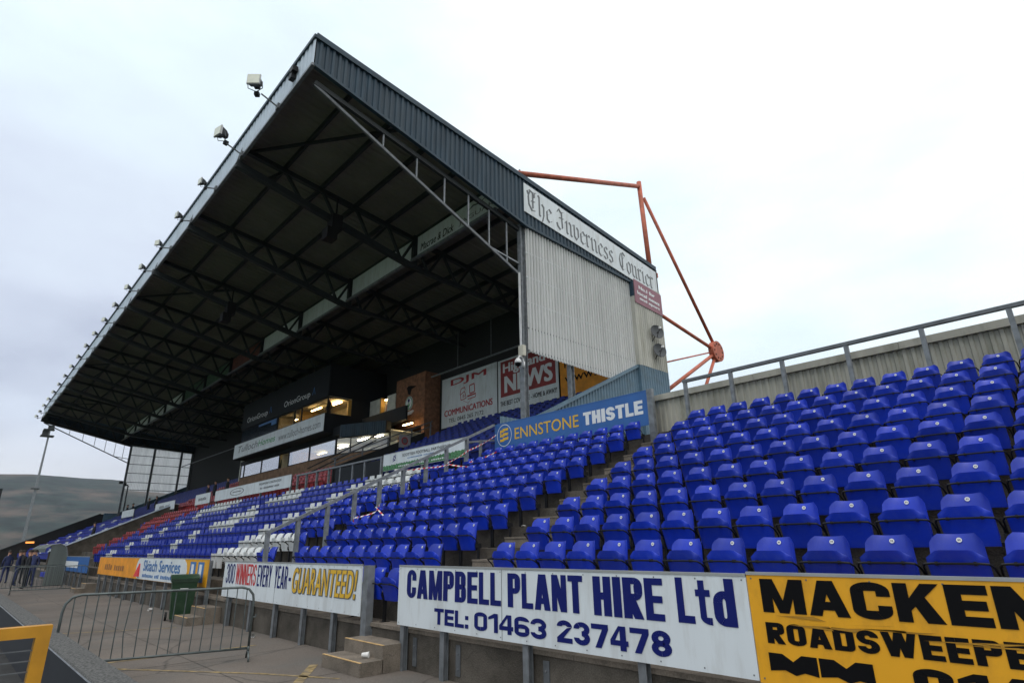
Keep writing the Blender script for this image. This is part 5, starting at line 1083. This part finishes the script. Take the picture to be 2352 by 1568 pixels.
# ================================================================ DUGOUT, FAR THINGS
dg = thing('dugout', 'curved clear dugout shelter on the walkway in the far left', 'dugout', (-44, 4.6, GZ))
arc = [(4.0 + .1, 1.55), (4.1, 1.75), (4.35, 1.92), (4.7, 1.98), (5.0, 1.8), (5.12, 1.4), (5.15, .0)]
sh = MB(); vs = []
for x in (-47, -41): vs += [(x, a, b_) for a, b_ in arc]
n = len(arc); sh.add(vs, [(i, i + 1, n + i + 1, n + i) for i in range(n - 1)], 'shell'); wpart(dg, sh, 'shell')
for x in (-47, -44, -41): wpart(dg, MB().tube([(x, a, b_) for a, b_ in arc], .03, 'galv', 6), 'hoop')
wpart(dg, MB().prism([(4.3, GZ), (4.35, 1.9), (4.7, 1.96), (5.0, 1.78), (5.12, 1.4), (5.15, GZ)], 'x', -41.0, -41.02, 'shell'), 'end_screen')
wpart(dg, MB().box((-46.8, 4.7, .2), (-41.2, 5.05, .45), 'seat_blue').box((-46.8, 5.0, .45), (-41.2, 5.08, .9), 'seat_blue'), 'bench')
fm = thing('floodlight_mast', 'tall slender lighting mast far behind the left end of the ground', 'floodlight mast', (-160, 12, 0))
wpart(fm, MB().tube([(-160, 12, -1), (-160, 12, 13), (-160, 12, 26.5)], [.32, .24, .15], 'galv', 10), 'pole')
wpart(fm, MB().box((-161, 10.6, 25.0), (-159, 12.9, 25.25), 'truss').box((-160.8, 10.9, 26.4), (-159.2, 12.8, 26.6), 'truss').box((-160.3, 10.8, 25.25), (-159.9, 11.9, 26.3), 'truss').box((-160.3, 11.6, 26.6), (-159.9, 12.7, 27.5), 'truss'), 'lamp_head')
wpart(fm, MB().box((-160.7, 11.2, 14), (-159.5, 12.6, 14.15), 'truss'), 'platform')
lp = thing('lamp_post', 'thin dark lamp post left of the far translucent wall', 'lamp post', (-69, 12.3, 4))
wpart(lp, MB().tube([(-69, 12.3, 3.6), (-69, 12.3, 7.6)], .06, 'truss', 8), 'pole'); wpart(lp, MB().box((-69.3, 11.9, 7.55), (-68.8, 12.1, 7.85), 'truss').box((-69.2, 12.1, 7.6), (-69.0, 12.3, 7.7), 'truss').box((-69.2, 11.5, 7.75), (-68.9, 11.8, 8.0), 'truss'), 'lamp_head')
bl = thing('scoreboard', 'dark blue board with red stripe at the far left edge', 'scoreboard', (-120, 3, 0)); wpart(bl, MB().box((-124, -1.5, 4), (-120, 5.05, 10.8), 'clad_dark').box((-119.98, -1.5, 8.0), (-119.9, 4.9, 9.0), 'sign_red').box((-119.98, -1.5, 9.2), (-119.9, 4.9, 9.6), 'ink_white'), 'panel'); wpart(bl, MB().box((-122.2, 0, -1), (-121.8, .4, 4), 'galv').box((-122.2, 4, -1), (-121.8, 4.4, 4), 'galv'), 'legs')
al = thing('amber_lamp', 'small amber light on the dark far terrace wall', 'lamp', (-83.6, 6.6, 2.6)); wpart(al, MB().box((-83.4, 6.5, 2.45), (-83.0, 7.2, 2.62), 'lamp_amber'), 'lens'); wpart(al, MB().box((-83.5, 6.4, 2.63), (-82.9, 7.3, 2.7), 'truss'), 'hood')
fw = thing('far_terrace_wall', 'dark sloping wall closing the far end of the lower tier', 'wall', (-84.2, 9, 0)); wpart(fw, MB().prism([(4.6, GZ), (4.6, 1.75), (12.8, 5.55), (13.2, 5.55), (13.2, GZ)], 'x', -84.3, -84.0, 'clad_rear'), 'wall_slab'); wpart(fw, MB().beam((-84.15, 4.6, 1.8), (-84.15, 12.8, 5.6), .4, .1, 'truss'), 'coping')

# ================================================================ HAZE
mh = bpy.data.materials.new('haze'); mh.use_nodes = True; t = mh.node_tree; t.nodes.clear()
pv = N(t, 'ShaderNodeVolumePrincipled'); pv.inputs['Color'].default_value = (.80, .88, .98, 1); pv.inputs['Density'].default_value = .00009
o_ = N(t, 'ShaderNodeOutputMaterial'); L_(t, pv.outputs[0], o_.inputs['Volume']); M['haze'] = mh
mb = MB().box((-3480, -2480, -1.5), (2480, 3480, 340), 'haze'); mb.build('haze', kind='stuff')
S.cycles.volume_bounces = 0

for i, (x, y, z) in enumerate(((-60, -6, 22), (-95, -3, 15))):
    t = thing('gull', ('upper', 'lower')[i] + ' small gull gliding in the sky left of the roof', 'bird', (x, y, z)); MB().tube([(0, -.22, 0), (0, -.05, 0), (0, .15, .02), (0, .22, .02)], [.02, .06, .05, .02], 'cctv', 8).build('body', t, True)
    for sg in (-1, 1): MB().add([(-.0, .05, .02), (sg * .3, .12, .14), (sg * .62, -.05, .06), (sg * .3, -.06, .12), (0, -.10, .02), (sg * .3, .03, .125)], [(0, 1, 5), (1, 2, 5), (2, 3, 5), (3, 4, 5), (4, 0, 5)], 'alu').build('wing', t)
